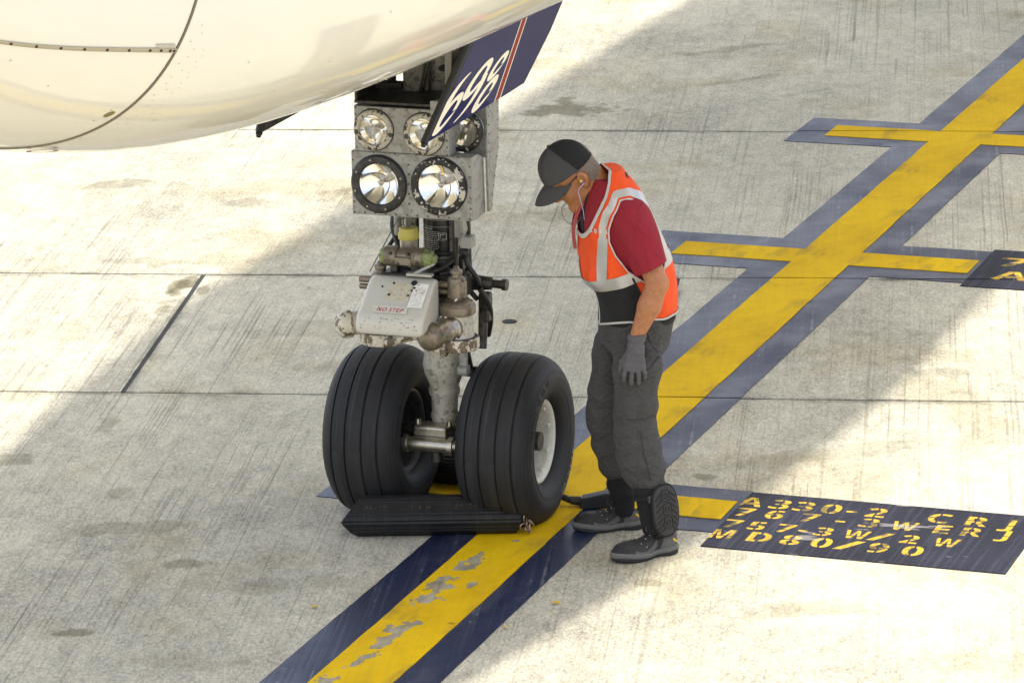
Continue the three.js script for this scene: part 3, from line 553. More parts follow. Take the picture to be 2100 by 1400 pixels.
P('lamp_panel', face(0.181, 0.276, 1.57, 1.79, 0.127, 0.199, []), paintGrey, lightBox);
P('side_plate', prism([[0.2, 1.35], [0.21, 1.57], [0.2, 1.8], [0.065, 1.79], [0.075, 1.6], [0.13, 1.47], [0.17, 1.35]], 0.277, 0.287, 0.002), paintGrey, lightBox);
each('top_tray', [box(0.4, 0.012, 0.27, -0.024, 1.806, 0.225, 0.003), box(0.012, 0.05, 0.25, -0.222, 1.835, 0.22, 0.003), box(0.12, 0.03, 0.05, -0.16, 1.83, 0.12, 0.006)], oily, lightBox);
each('top_bracket', [box(0.045, 0.06, 0.01, 0.128, 1.80, 0.367, 0.004).rotateZ(0.0), box(0.03, 0.03, 0.03, 0.135, 1.815, 0.35, 0.004), box(0.05, 0.05, 0.014, 0.15, 1.752, 0.366, 0.004)], paintGrey, lightBox);
P('lug', merge([box(0.02, 0.07, 0.12, 0.282, 1.83, 0.1, 0.004), box(0.06, 0.05, 0.05, 0.26, 1.83, 0.12, 0.005)]), paintGrey, lightBox);
P('lamp_can', rod(V(0.203, 1.69, 0.19), V(0.203, 1.69, 0.2625), 0.07, 0.082, 40).deleteAttribute('uv') && lathe([[0.07, 0], [0.0815, 0.06], [0.0815, 0.063], [0.066, 0.063], [0.066, 0.05]], 40).rotateX(Math.PI / 2).translate(0.203, 1.69, 0.2), paintGrey, lightBox);
{
  const r = []; const riv = (x, y, z, n = V(0, 0, 1)) => r.push(aim(new THREE.CylinderGeometry(0.0035, 0.0045, 0.003, 8), V(x, y, z), n));
  for (let k = 0; k <= 11; k++) { const x = -0.235 + k * 0.0452; riv(x, 1.352, 0.3615); if (k % 2 === 0) riv(x, 1.602, 0.3605); }
  for (let k = 1; k < 6; k++) { riv(-0.236, 1.352 + k * 0.043, 0.3615); riv(0.265, 1.352 + k * 0.043, 0.3615); riv(0.003, 1.36 + k * 0.04, 0.3635); }
  for (let k = 0; k < 8; k++) { riv(-0.218 + k * 0.055, 1.783, 0.3605); } for (let k = 0; k < 4; k++) { riv(-0.218, 1.62 + k * 0.045, 0.3605); riv(0.17, 1.61 + k * 0.03, 0.3605); }
  for (let k = 0; k < 12; k++) { const y = 1.37 + k * 0.037, z = y < 1.47 ? 0.175 - (y - 1.35) * 0.3 : y < 1.6 ? 0.135 - (y - 1.47) * 0.42 : 0.085; riv(0.2875, y, z, V(1, 0, 0)); if (k > 5) riv(0.2875, y, 0.19, V(1, 0, 0)); }
  tag(P('rivet', merge(r), std([0.12, 0.11, 0.09], 0.45, 0.6), lightBox), null, null, null, 'stuff');
}
const ringPaint = (base, chip, seed) => std([1, 1, 1], 0.45, 0.15, { map: dataTex(256, 256, (i, j) => { const n = fbm(i * 0.05 + seed, j * 0.05, 4), b = sm(0.6, 0.625, n) , k = 0.85 + 0.3 * vn(i * 0.4, j * 0.4); return base.map((x, m) => (x + (chip[m] - x) * b) * k); }) });
const blackRing = ringPaint([0.016, 0.015, 0.014], [0.5, 0.47, 0.4], 3), greyRing = ringPaint([0.46, 0.42, 0.34], [0.05, 0.04, 0.03], 40), blackRing2 = std([1, 1, 1], 0.4, 0.1, { map: grimeTex([0.017, 0.016, 0.015], [0.05, 0.045, 0.04], 0.6, 77) });
const mirror = std([0.95, 0.94, 0.91], 0.09, 1);
const ribBump = dataTex(256, 256, (i, j) => 0.5 + 0.5 * Math.sin(i / 256 * Math.PI * 2 * 26) * (0.6 + 0.4 * Math.sin(j / 256 * 6.28 * 3)), false);
const lensClear = phys([1, 1, 1], 0.02, 0, { transmission: 1, thickness: 0, ior: 1.5 });
const lensRib = phys([0.99, 0.98, 0.95], 0.08, 0, { transmission: 1, thickness: 0, ior: 1.5, bumpMap: ribBump, bumpScale: 0.003 });
function lamp(x, y, z, R, rl, ring, rib, label) {
  const l = tag(grp('landing_light', plane), label); l.position.set(x, y, z);
  const T = (g) => g.rotateX(Math.PI / 2);
  part('bezel', boxUV(T(lathe([[R, -0.002], [R, 0.008], [R - 0.004, 0.012], [rl + 0.008, 0.014], [rl + 0.002, 0.012], [rl, 0.004], [rl, -0.002]], 56)), 4), ring, l);
  part('gasket', T(lathe([[R + 0.004, -0.003], [R + 0.004, 0.001], [R - 0.002, 0.002]], 48)), rubberBlack, l);
  const prof = []; for (let k = 0; k <= 14; k++) { const r = rl * k / 14; prof.push([Math.max(r, 0.0001), -0.055 * (1 - (r / rl) * (r / rl)) - 0.001]); }
  part('reflector', T(lathe(prof, 48)), mirror, l);
  many('filament', [T(lathe([[0.001, -0.05], [0.007, -0.05], [0.007, -0.03], [0.012, -0.028], [0.012, -0.02], [0.001, -0.018]], 16)), rod(V(-0.02, 0.004, -0.026), V(0.02, 0.002, -0.026), 0.0016, 0.0016, 6), rod(V(-0.02, 0.004, -0.026), V(-0.012, 0, -0.05), 0.0012, 0.0012, 6), rod(V(0.02, 0.002, -0.026), V(0.012, 0, -0.05), 0.0012, 0.0012, 6)], steel, l);
  const lp = []; for (let k = 0; k <= 10; k++) { const r = rl * 0.995 * k / 10; lp.push([Math.max(r, 0.0001), 0.016 * (1 - (r / rl) * (r / rl)) + 0.003]); }
  const lg = T(lathe(lp, 48)), p = lg.attributes.position, uv = lg.attributes.uv; for (let i = 0; i < p.count; i++) uv.setXY(i, p.getX(i) / rl / 2 + 0.5, p.getY(i) / rl / 2 + 0.5);
  part('lens', lg, rib ? lensRib : lensClear, l);
  const s = []; for (let k = 0; k < 8; k++) { const a = k / 8 * Math.PI * 2 + 0.3; const rr = (R + rl) / 2 + 0.003; s.push(aim(new THREE.CylinderGeometry(0.0042, 0.0042, 0.004, 10), V(Math.cos(a) * rr, Math.sin(a) * rr, 0.0145), V(0, 0, 1))); }
  many('screw', s, std([0.35, 0.32, 0.26], 0.4, 0.7), l);
  return l;
}
lamp(-0.124, 1.474, 0.363, 0.117, 0.084, blackRing2, false, 'lower landing light with a clean black ring');
lamp(0.134, 1.480, 0.363, 0.117, 0.088, blackRing, false, 'lower landing light with a chipped black ring');
lamp(-0.141, 1.696, 0.361, 0.083, 0.06, greyRing, true, 'upper small landing light with ribbed glass and bare ring');
lamp(0.074, 1.690, 0.361, 0.085, 0.063, greyRing, true, 'upper small landing light under the door edge');
lamp(0.203, 1.69, 0.262, 0.083, 0.062, blackRing, true, 'small landing light set back with black ring');
// steering and hydraulics under the box ----------------------------------
each('light_bracket', [prism([[0.16, 1.35], [0.2, 1.35], [0.16, 1.22], [0.12, 1.25]], 0.15, 0.162, 0.002), box(0.03, 0.14, 0.05, 0.12, 1.28, 0.1, 0.004), box(0.03, 0.16, 0.05, -0.14, 1.28, 0.12, 0.02), box(0.05, 0.05, 0.06, 0.165, 1.2, 0.13, 0.006)], paintGrey, plane);
const acc = tag(grp('reservoir', plane), 'glass reservoir with yellow cap');
part('bowl', lathe([[0.0, 1.135], [0.034, 1.135], [0.037, 1.14], [0.037, 1.215]], 32).translate(-0.065, 0, 0.2), phys([0.32, 0.27, 0.2], 0.15, 0, { clearcoat: 1 }), acc);
part('cap', lathe([[0.037, 1.212], [0.043, 1.215], [0.043, 1.238], [0.039, 1.242], [0.039, 1.258], [0.034, 1.262], [0.0, 1.263]], 32).translate(-0.065, 0, 0.2), std([0.5, 0.42, 0.08], 0.45), acc);
part('sight_glass', lathe([[0.027, 1.262], [0.027, 1.36]], 28).translate(-0.065, 0, 0.2), phys([0.9, 0.9, 0.86], 0.05, 0, { transmission: 1, thickness: 0 }), acc);
P('standpipe', rod(V(-0.065, 1.26, 0.2), V(-0.065, 1.36, 0.2), 0.012), oily, acc);
const act = tag(grp('hydraulic_valve', plane), 'olive hydraulic valve with green end caps lying across the strut');
{
  const y = 1.155, z = 0.27;
  P('barrel', merge([rod(V(-0.135, y, z), V(-0.085, y, z), 0.042, 0.042, 28), rod(V(-0.088, y, z), V(-0.012, y, z), 0.033, 0.033, 24), rod(V(-0.015, y, z), V(0.03, y, z), 0.041, 0.041, 28), box(0.07, 0.035, 0.03, -0.05, y - 0.01, z + 0.03, 0.006)]), bronze, act);
  each('end_cap', [aim(lathe([[0.036, 0], [0.037, 0.012], [0.03, 0.024], [0.0, 0.027]], 24), V(-0.134, y, z), V(-1, 0, 0)), aim(lathe([[0.037, 0], [0.037, 0.02], [0.03, 0.034], [0.016, 0.036], [0.016, 0.05], [0.0, 0.052]], 24), V(0.029, y, z), V(1, 0, 0)), box(0.02, 0.03, 0.03, 0.07, y - 0.005, z, 0.006)], std([1, 1, 1], 0.5, 0, { map: grimeTex([0.22, 0.27, 0.09], [0.1, 0.11, 0.05], 0.8, 31) }), act);
  many('bolt', ([[-0.105, 0.02], [-0.07, -0.02], [-0.03, 0.02], [0.01, -0.015]].map(([x, d]) => rod(V(x, y + d, z + 0.03), V(x, y + d, z + 0.047), 0.007, 0.006, 6))), oily, act);
  each('foot', [box(0.03, 0.06, 0.04, -0.1, y - 0.06, z, 0.005), box(0.03, 0.06, 0.04, -0.01, y - 0.06, z, 0.005), box(0.16, 0.02, 0.08, -0.06, y - 0.085, z, 0.004)], oily, act);
}
// fluid tank with the NO STEP sign
const tank = tag(grp('fluid_tank', plane), 'translucent white tank marked NO STEP in front of the strut');
{
  const side = [[0.3, 1.075], [0.36, 1.078], [0.5, 0.998], [0.515, 0.97], [0.505, 0.905], [0.47, 0.893], [0.3, 0.915]];
  const sh = new THREE.Shape(side.map(([z, y]) => new THREE.Vector2(z, y)));
  const f = (x, y, z) => { // rounded wedge as a field
    const bx = Math.abs(x + 0.04) - 0.143; let d = bx;
    const pl = [[0.6, 0.8, 0.35, 1.085], [1, 0.05, 0.52, 0.95], [-0.06, -1, 0.4, 0.893], [-1, 0, 0.3, 1], [0, 1, 0.3, 1.086]];
    for (const [nz, ny, z0, y0] of pl) { const l = Math.hypot(nz, ny); d = smax(d, ((z - z0) * nz + (y - y0) * ny) / l, 0.022); }
    // raised filler panel and seam step on the sloping top
    return d;
  };
  part('tank_shell', sdf(f, [-0.2, 0.88, 0.28], [0.12, 1.11, 0.54], 0.006), phys([1, 1, 1], 0.32, 0, { map: grimeTex([0.56, 0.54, 0.46], [0.36, 0.31, 0.18], 0.4, 51), clearcoat: 0.6, clearcoatRoughness: 0.2 }), tank);
  // things on the sloping face: normal (0, .866, .5)
  const n = V(0, 0.8, 0.6), up = V(0, 0.6, -0.8), spot = (x, d, o = 0.002) => V(x, 1.085, 0.35).addScaledVector(up, -d).addScaledVector(n, o);
  const plate = (x, d, w, h, mat, name, o, t = 0.004) => { const g = new RoundedBoxGeometry(w, h, t, 2, 0.0015); const m = new THREE.Matrix4().makeBasis(V(1, 0, 0), up, n); g.applyMatrix4(m); const c = spot(x, d, o); return part(name, g.translate(c.x, c.y, c.z), mat, tank); };
  plate(-0.03, 0.07, 0.1, 0.085, std([1, 1, 1], 0.4, 0, { map: grimeTex([0.58, 0.54, 0.43], [0.46, 0.36, 0.16], 0.55, 61) }), 'filler_panel', 0.001);
  const lab = canvasTex(256, 512, (c, w, h) => { c.fillStyle = '#eeeade'; c.fillRect(0, 0, w, h); c.fillStyle = '#5b564c'; for (let y = 30; y < h - 20; y += 26) { let x = 22; while (x < w - 40) { const l = 8 + rnd() * 34; if (rnd() > 0.25 && y > 60) c.fillRect(x, y, l, 5); x += l + 8; } } c.fillRect(40, 26, 60, 14); for (let k = 0; k < 40; k++) { c.fillStyle = `rgba(${90 + rnd() * 50},${60 + rnd() * 30},20,0.55)`; c.beginPath(); c.ellipse(60 + rnd() * 150, 120 + rnd() * 130, 2 + rnd() * 14, 2 + rnd() * 5, rnd(), 0, 7); c.fill(); } });
  const lg = new THREE.PlaneGeometry(0.062, 0.125); lg.applyMatrix4(new THREE.Matrix4().makeBasis(V(1, 0, 0), up, n)); const lc = spot(0.055, 0.085, 0.003); part('instruction_label', lg.translate(lc.x, lc.y, lc.z), std([1, 1, 1], 0.5, 0, { map: lab }), tank);
  const ns = canvasTex(512, 128, (c, w, h) => { c.fillStyle = '#cfcaba'; c.fillRect(0, 0, w, h); c.fillStyle = '#a3182a'; c.font = 'bold italic 98px sans-serif'; c.textAlign = 'center'; c.textBaseline = 'middle'; c.fillText('NO STEP', w / 2, h / 2 + 3); const im = c.getImageData(0, 0, w, h); for (let k = 0; k < w * h; k++) { const s = fbm((k % w) * 0.05, Math.floor(k / w) * 0.05, 3); if (s > 0.62) for (let m = 0; m < 3; m++) im.data[k * 4 + m] = im.data[k * 4 + m] * 0.5 + 95; } c.putImageData(im, 0, 0); });
  const sg = new THREE.PlaneGeometry(0.15, 0.036); sg.applyMatrix4(new THREE.Matrix4().makeBasis(V(1, 0, 0), up, n)); const sc = spot(-0.045, 0.165, 0.003); part('sign', sg.translate(sc.x, sc.y, sc.z), std([1, 1, 1], 0.5, 0, { map: ns }), tank);
  const dots = []; for (const [x, d, r] of [[0.02, 0.022, 0.013], [-0.065, 0.03, 0.005], [0.028, 0.048, 0.005], [-0.07, 0.09, 0.006], [0.012, 0.088, 0.005], [-0.11, 0.05, 0.004], [0.02, 0.062, 0.004]]) dots.push(aim(new THREE.CylinderGeometry(r, r, 0.003, 14), spot(x, d, 0.004), n)); many('screw', dots, rubberBlack, tank);
  const sp = []; for (let k = 0; k < 40; k++) { const x = -0.17 + rnd() * 0.26, y = 0.915 + rnd() * 0.05; sp.push(aim(new THREE.CylinderGeometry(0.0012 + rnd() * 0.0016, 0.001, 0.002, 6), V(x, y, 0.5205 + (0.95 - y) * 0.05), V(0, 0, 1))); } tag(part('splash', merge(sp), std([0.12, 0.1, 0.06], 0.7), tank), null, null, null, 'stuff');
  P('bracket', merge([box(0.11, 0.012, 0.03, 0.03, 1.1, 0.33, 0.003), rod(V(0.0, 1.1, 0.34), V(0.07, 1.135, 0.27), 0.008)]), std([0.45, 0.43, 0.37], 0.4, 0.5), tank);
}
// steering actuators: two columns of rings either side of the strut
for (const s of [-1, 1]) {
  const cx = s * 0.165, cz = 0.27;
  const col = tag(grp('steering_actuator', plane), s > 0 ? 'steering actuator on the port side with bronze flange' : 'steering actuator mostly behind the tank');
  P('valve', merge([lathe([[0.0, 0.985], [0.036, 0.985], [0.038, 1.005], [0.038, 1.075], [0.03, 1.085], [0.022, 1.088], [0.022, 1.1], [0.026, 1.104], [0.024, 1.115], [0.012, 1.12], [0.012, 1.13], [0.0, 1.133]], 28).translate(cx, 0, cz), box(0.03, 0.07, 0.03, cx + 0.03, 1.04, cz + 0.015, 0.005), rod(V(cx - 0.09, 1.05, cz), V(cx, 1.05, cz), 0.014), rod(V(cx - 0.09, 1.02, cz), V(cx, 1.02, cz), 0.012)]), bronze, col);
  P('flange', lathe([[0.0, 0.995], [0.05, 0.996], [0.054, 0.985], [0.066, 0.984], [0.068, 0.972], [0.074, 0.971], [0.076, 0.966], [0.076, 0.938], [0.072, 0.934], [0.0, 0.934]], 44).translate(cx, 0, cz), bronze, col);
  P('body', lathe([[0.062, 0.935], [0.062, 0.9], [0.068, 0.88], [0.068, 0.84], [0.074, 0.83], [0.074, 0.815]], 40).translate(cx, 0, cz), paintCream, col);
  const d = s > 0 ? V(-0.42, -0.12, 0.9).normalize() : V(-0.9, -0.1, 0.42).normalize();
  const a = V(cx, 0.885, cz).addScaledVector(d, 0.03), L = s > 0 ? 0.11 : 0.1;
  P('piston_housing', aim(lathe([[0.062, 0], [0.062, 0.02], [0.054, 0.024], [0.054, 0.055], [0.048, 0.06], [0.048, L]], 36), a, d), s > 0 ? steel : paintCream, col);
  P('end_cap', aim(lathe([[0.052, 0], [0.057, 0.008], [0.057, 0.035], [0.053, 0.048], [0.044, 0.06], [0.028, 0.069], [0.0, 0.073]], 36), a.clone().addScaledVector(d, L - 0.01), d), s > 0 ? bronze : chipped, col);
  if (s > 0) P('grease_pin', rod(a.clone().addScaledVector(d, 0.04).add(V(0, 0.05, 0)), a.clone().addScaledVector(d, 0.01).add(V(0.03, 0.125, 0)), 0.009, 0.008, 12), steel, col);
  P('lower_ring', lathe([[0.06, 0.838], [0.084, 0.838], [0.089, 0.833], [0.089, 0.795], [0.085, 0.788], [0.06, 0.786]], 44).translate(cx, 0, cz), chipped, col);
  P('seal', lathe([[0.05, 0.8405], [0.081, 0.8395]], 36).translate(cx, 0, cz), rubberBlack, col);
}
{ // arched yoke that joins the two rings
  const c = [[-0.12, 0.808, 0.34], [-0.05, 0.83, 0.34], [0.0, 0.845, 0.335], [0.045, 0.84, 0.335], [0.09, 0.808, 0.345], [0.15, 0.79, 0.355]];
  const g = tube(c, 0.02, 40, 10); g.scale(1, 1, 1); P('steering_yoke', merge([g, box(0.3, 0.03, 0.2, 0, 0.88, 0.17, 0.01)]), chipped);
  P('steering_collar', lathe([[0.085, 0.79], [0.105, 0.792], [0.11, 0.80], [0.11, 0.9], [0.1, 0.91], [0.095, 0.955], [0.085, 0.957]], 44), paintGrey);
  P('swivel_body', merge([box(0.34, 0.1, 0.13, 0, 1.02, 0.15, 0.02), box(0.2, 0.05, 0.16, -0.05, 1.07, 0.24, 0.01), rod(V(0.02, 1.06, 0.13), V(-0.03, 1.07, 0.28), 0.02)]), oily);
}
P('tow_spigot', merge([rod(V(0.13, 1.0, 0.02), V(0.22, 0.995, 0.0), 0.035, 0.026), rod(V(0.22, 0.995, 0), V(0.265, 0.993, 0), 0.018), rod(V(0.265, 0.993, 0), V(0.285, 0.993, 0), 0.024), box(0.05, 0.05, 0.06, 0.16, 1.0, 0.03, 0.012)]), oily);
each('torque_link', [prism([[-0.06, 0.93], [-0.02, 0.95], [-0.16, 0.7], [-0.2, 0.7]], -0.05, 0.05), rod(V(0.19, 0.95, 0.02), V(0.19, 0.73, 0.05), 0.022, 0.018), box(0.05, 0.07, 0.05, 0.2, 0.93, 0.03, 0.012), box(0.045, 0.06, 0.05, 0.2, 0.87, 0.03, 0.012), rod(V(0.12, 0.78, 0.1), V(0.115, 0.63, 0.03), 0.022, 0.026), rod(V(0.05, 0.62, 0.0), V(0.15, 0.62, 0.03), 0.024)], oily, plane);
P('link_arm', merge([box(0.035, 0.15, 0.02, 0.125, 0.71, 0.1, 0.008), rod(V(0.105, 0.645, 0.1), V(0.145, 0.645, 0.1), 0.024)]), paintGrey);
each('hose', [tube([[0.15, 1.3, 0.1], [0.155, 1.22, 0.1], [0.135, 1.16, 0.1], [0.16, 1.1, 0.12], [0.19, 1.04, 0.1], [0.19, 0.98, 0.06]], 0.011), tube([[0.13, 1.17, 0.1], [0.15, 1.15, 0.12], [0.135, 1.13, 0.11]], 0.017), tube([[-0.16, 1.32, 0.1], [-0.165, 1.24, 0.12], [-0.13, 1.16, 0.15], [-0.12, 1.05, 0.18]], 0.012), tube([[0.2, 1.0, 0.1], [0.222, 0.92, 0.05], [0.21, 0.84, 0.0], [0.18, 0.76, -0.05]], 0.012), tube([[-0.1, 1.0, 0.25], [-0.2, 0.98, 0.25], [-0.235, 0.9, 0.25], [-0.22, 0.83, 0.25]], 0.009), tube([[0.1, 1.02, 0.3], [0.03, 1.0, 0.31], [0.09, 0.95, 0.3], [0.12, 0.93, 0.3]], 0.008)], hoseMat, plane);
each('lock_wire', [tube([[-0.1, 1.3, 0.22], [-0.15, 1.2, 0.25], [-0.2, 1.09, 0.3]], 0.0022, 16, 5), tube([[0.06, 1.22, 0.1], [0.03, 1.17, 0.2], [0.0, 1.13, 0.3]], 0.0018, 16, 5)], std([0.03, 0.03, 0.04], 0.4), plane);
each('pipe', [rod(V(-0.13, 1.1, 0.1), V(-0.13, 1.345, 0.12), 0.013), rod(V(0.1, 1.08, 0.1), V(0.1, 1.345, 0.1), 0.012), rod(V(0.125, 1.0, 0.02), V(0.12, 1.345, 0.02), 0.016), rod(V(-0.1, 1.0, 0.05), V(-0.1, 1.345, 0.03), 0.018), tube([[0.1, 1.12, 0.12], [0.06, 1.09, 0.2], [-0.02, 1.09, 0.24], [-0.1, 1.1, 0.22]], 0.01), tube([[-0.16, 1.09, 0.24], [-0.19, 1.12, 0.18], [-0.16, 1.2, 0.1], [-0.12, 1.3, 0.08]], 0.009), tube([[0.16, 0.93, 0.02], [0.13, 0.99, 0.06], [0.11, 1.06, 0.12], [0.06, 1.07, 0.2]], 0.011)], oily, plane);
each('clamp', [lathe([[0.084, 1.07], [0.097, 1.072], [0.097, 1.1], [0.084, 1.102]], 36).translate(0.008, 0, 0), lathe([[0.08, 1.118], [0.088, 1.12], [0.088, 1.13], [0.08, 1.132]], 36).translate(0.008, 0, 0), box(0.04, 0.05, 0.05, 0.105, 1.085, 0.06, 0.008), box(0.05, 0.06, 0.04, -0.1, 1.06, 0.1, 0.01)], oily, plane);
// axle and tow lug ------------------------------------------------------
P('tow_lug', merge([box(0.15, 0.085, 0.09, -0.025, 0.355, 0.075, 0.014), rod(V(-0.12, 0.325, 0.14), V(0.07, 0.325, 0.14), 0.03, 0.03, 28)]), steel);
each('lug_pin', [rod(V(-0.15, 0.325, 0.14), V(-0.118, 0.325, 0.14), 0.022, 0.024, 6), rod(V(-0.13, 0.325, 0.14), V(-0.112, 0.325, 0.14), 0.038, 0.038, 24), rod(V(0.068, 0.325, 0.14), V(0.09, 0.325, 0.14), 0.04, 0.04, 24), rod(V(0.09, 0.325, 0.14), V(0.105, 0.325, 0.14), 0.026, 0.022, 6), rod(V(-0.09, 0.395, 0.08), V(-0.09, 0.415, 0.08), 0.014, 0.012, 6), rod(V(0.05, 0.395, 0.08), V(0.05, 0.415, 0.08), 0.014, 0.012, 6)], steel, plane);
P('axle', rod(V(-0.42, 0.335, 0), V(0.42, 0.335, 0), 0.04, 0.04, 28), oily);
P('tow_fitting', merge([rod(V(0.01, 0.3, 0.13), V(0.01, 0.255, 0.13), 0.022, 0.026), box(0.04, 0.05, 0.03, 0.0, 0.27, 0.1, 0.008)]), oily);
// wheels -----------------------------------------------------------------
const tyreMap = dataTex(512, 512, (i, j) => { const n = fbm(i * 0.02, j * 0.05, 4), s = vn(i * 0.5, j * 0.5), sc = sm(0.7, 0.78, fbm(i * 0.01 + 9, j * 0.2, 3)); const k = 0.75 + 0.5 * n + 0.25 * (s - 0.5) + 0.7 * sc; const du = sm(0.5, 0.75, fbm(i * 0.008 + 40, j * 0.02, 4)) * 0.5; return [0.0225 * k + 0.02 * du, 0.022 * k + 0.019 * du, 0.0226 * k + 0.017 * du]; });
const tyreMat = phys([1, 1, 1], 0.6, 0, { map: tyreMap, specularIntensity: 0.55 });
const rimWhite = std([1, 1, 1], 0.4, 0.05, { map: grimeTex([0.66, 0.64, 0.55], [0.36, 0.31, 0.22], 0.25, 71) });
const RT = 0.362, AY = 0.335, TW = 0.165;
const RM = 0.268, RB = 0.176, XB = 0.112;              // widest radius, bead radius, bead half width
const crown = (x) => RM + (RT - RM) * Math.pow(Math.max(0, 1 - Math.pow(Math.abs(x) / TW, 3.4)), 0.62);
const wallX = (r) => XB + (TW - XB) * Math.sqrt(Math.max(0, 1 - Math.pow((RM - r) / (RM - RB), 2)));
function tyreProfile() {                               // [radius, x] from the inner bead over the crown to the outer bead
  const pts = [], n = 80, grooves = [-0.1, -0.036, 0.036, 0.1];
  for (let k = 0; k <= n; k++) { const ph = -Math.PI / 2 + Math.PI * k / n, x = Math.sign(Math.sin(ph)) * Math.pow(Math.abs(Math.sin(ph)), 0.85) * TW; pts.push([crown(x), x]); }
  for (const g of grooves) for (const [d, h] of [[-0.0042, 0], [-0.003, 0.009], [0.003, 0.009], [0.0042, 0]]) pts.push([crown(g + d) - h, g + d]);
  pts.sort((a, b) => a[1] - b[1]);
  const top = pts.filter(([r, x]) => !grooves.some((g) => Math.abs(x - g) < 0.0041 && r > crown(x) - 0.002)), wall = [];
  for (let k = 1; k <= 14; k++) { const b = k / 14 * Math.PI / 2; wall.push([RM - (RM - RB) * Math.sin(b), XB + (TW - XB) * Math.cos(b)]); }
  return [[0.165, -0.09], ...wall.map(([r, x]) => [r, -x]).reverse(), ...top, ...wall, [0.165, 0.09]];
}
for (const s of [-1, 1]) {
  const w = tag(grp('wheel', plane), s > 0 ? 'right hand nose wheel nearest the worker' : 'left hand nose wheel away from the worker');
  w.position.set(s * 0.292 + 0.018, AY, 0);
  let g = lathe(tyreProfile(), 96).rotateZ(-Math.PI / 2); // axis along x
  const p = g.attributes.position;
  for (let i = 0; i < p.count; i++) {                  // the tyre is pressed flat where it stands
    let x = p.getX(i), y = p.getY(i), z = p.getZ(i); const over = Math.max(0, -AY + 0.002 - y), near = sm(0.1, 0.0, Math.abs(y + AY) ) * (Math.abs(z) < 0.25 ? 1 : 0);
    if (over > 0) y = -AY + 0.002 + over * 0.02; p.setXYZ(i, x * (1 + 0.06 * near), y, z);
  }
  g = mergeVertices(g); g.computeVertexNormals();
  const tyre = part('tyre', g, tyreMat, w);
  // ridges moulded into the sidewall and raised lettering
  const rg = []; for (const side of [-1, 1]) for (const [r, x] of [[0.236, wallX(0.236)], [crown(0.1585), 0.1585]]) rg.push(new THREE.TorusGeometry(r, 0.0026, 6, 90).rotateY(Math.PI / 2).translate(side * (x - 0.001), 0, 0));
  each('sidewall_ridge', rg, tyreMat, tyre);
  if (s > 0) {
    const tx = (text, mid, r, size, mat, name) => { const gs = []; [...text].forEach((ch, k) => { if (ch === ' ') return; const tg = new TextGeometry(ch, { font, size, depth: 0.002, curveSegments: 3 }); tg.computeBoundingBox(); tg.translate(-tg.boundingBox.max.x / 2, 0, 0); tg.rotateX(-0.1); const a = mid + (k - (text.length - 1) / 2) * size * 0.98 / r; tg.translate(0, r, 0); tg.rotateZ(-a); tg.rotateY(Math.PI / 2); gs.push(tg.translate(0.1655, 0, 0)); }); many(name, gs, mat, tyre); };
    tx('AVIATOR', 2.35, 0.252, 0.032, std([0.15, 0.15, 0.15], 0.7), 'lettering');
    tx('H31X13 12 20 PR', -0.7, 0.262, 0.02, std([0.008, 0.008, 0.008], 0.6), 'lettering');
  }
  // wheel disc: flange, well, dished face, bolts, hub
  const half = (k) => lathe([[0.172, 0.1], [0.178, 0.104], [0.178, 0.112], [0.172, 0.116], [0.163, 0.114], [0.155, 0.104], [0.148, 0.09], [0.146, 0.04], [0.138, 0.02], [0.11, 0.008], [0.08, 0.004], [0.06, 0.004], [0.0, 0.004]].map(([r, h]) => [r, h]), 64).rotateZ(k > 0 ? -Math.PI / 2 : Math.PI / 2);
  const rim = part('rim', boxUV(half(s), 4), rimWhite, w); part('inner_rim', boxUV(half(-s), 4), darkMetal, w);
  part('rim_flange', boxUV(lathe([[0.166, 0.112], [0.172, 0.1165], [0.179, 0.113], [0.179, 0.103]], 64).rotateZ(s > 0 ? Math.PI / 2 : -Math.PI / 2), 4), steel, w);
  const bl = []; for (let k = 0; k < 10; k++) { const a = k / 10 * 6.283 + 0.2; for (const d of [s]) { bl.push(rod(V(d * 0.01, Math.cos(a) * 0.122, Math.sin(a) * 0.122), V(d * 0.028, Math.cos(a) * 0.122, Math.sin(a) * 0.122), 0.009, 0.008, 6)); } }
  many('bolt', bl, oily, rim);
  const notch = []; for (let k = 0; k < 9; k++) { const a = k / 9 * 6.283; notch.push(box(0.022, 0.014, 0.02, 0.088 * s, 0, 0, 0.004).translate(0, 0.147, 0).rotateX(a)); } each('drive_key', notch, rimWhite, rim);
  P('bearing_housing', aim(lathe([[0.096, 0], [0.094, 0.014], [0.082, 0.018], [0.078, 0.03], [0.066, 0.034], [0.0, 0.036]], 40), V(s * 0.003, 0, 0), V(s, 0, 0)), s > 0 ? std([1, 1, 1], 0.5, 0.2, { map: grimeTex([0.17, 0.16, 0.1], [0.03, 0.028, 0.02], 0.9, 44) }) : oily, w);
  const hub = grp('hub', w);
  P('hub_cap', merge([rod(V(0.0, 0, 0), V(0.05, 0, 0), 0.058, 0.05, 30), rod(V(0.05, 0, 0), V(0.065, 0, 0), 0.046, 0.044, 30), rod(V(0.06, 0, 0), V(0.105, 0, 0), 0.032, 0.03, 8), rod(V(-0.02, 0, 0), V(-0.07, 0, 0), 0.058, 0.05, 30)].concat([0, 1, 2, 3, 4, 5].map((k) => rod(V(0.045, Math.cos(k * 1.047) * 0.045, Math.sin(k * 1.047) * 0.045), V(0.074, Math.cos(k * 1.047) * 0.045, Math.sin(k * 1.047) * 0.045), 0.009, 0.008, 6)))), oily, hub);
  part('axle_bore', new THREE.CircleGeometry(0.02, 18).rotateY(Math.PI / 2).translate(0.1062, 0, 0), rubberBlack, hub);
}
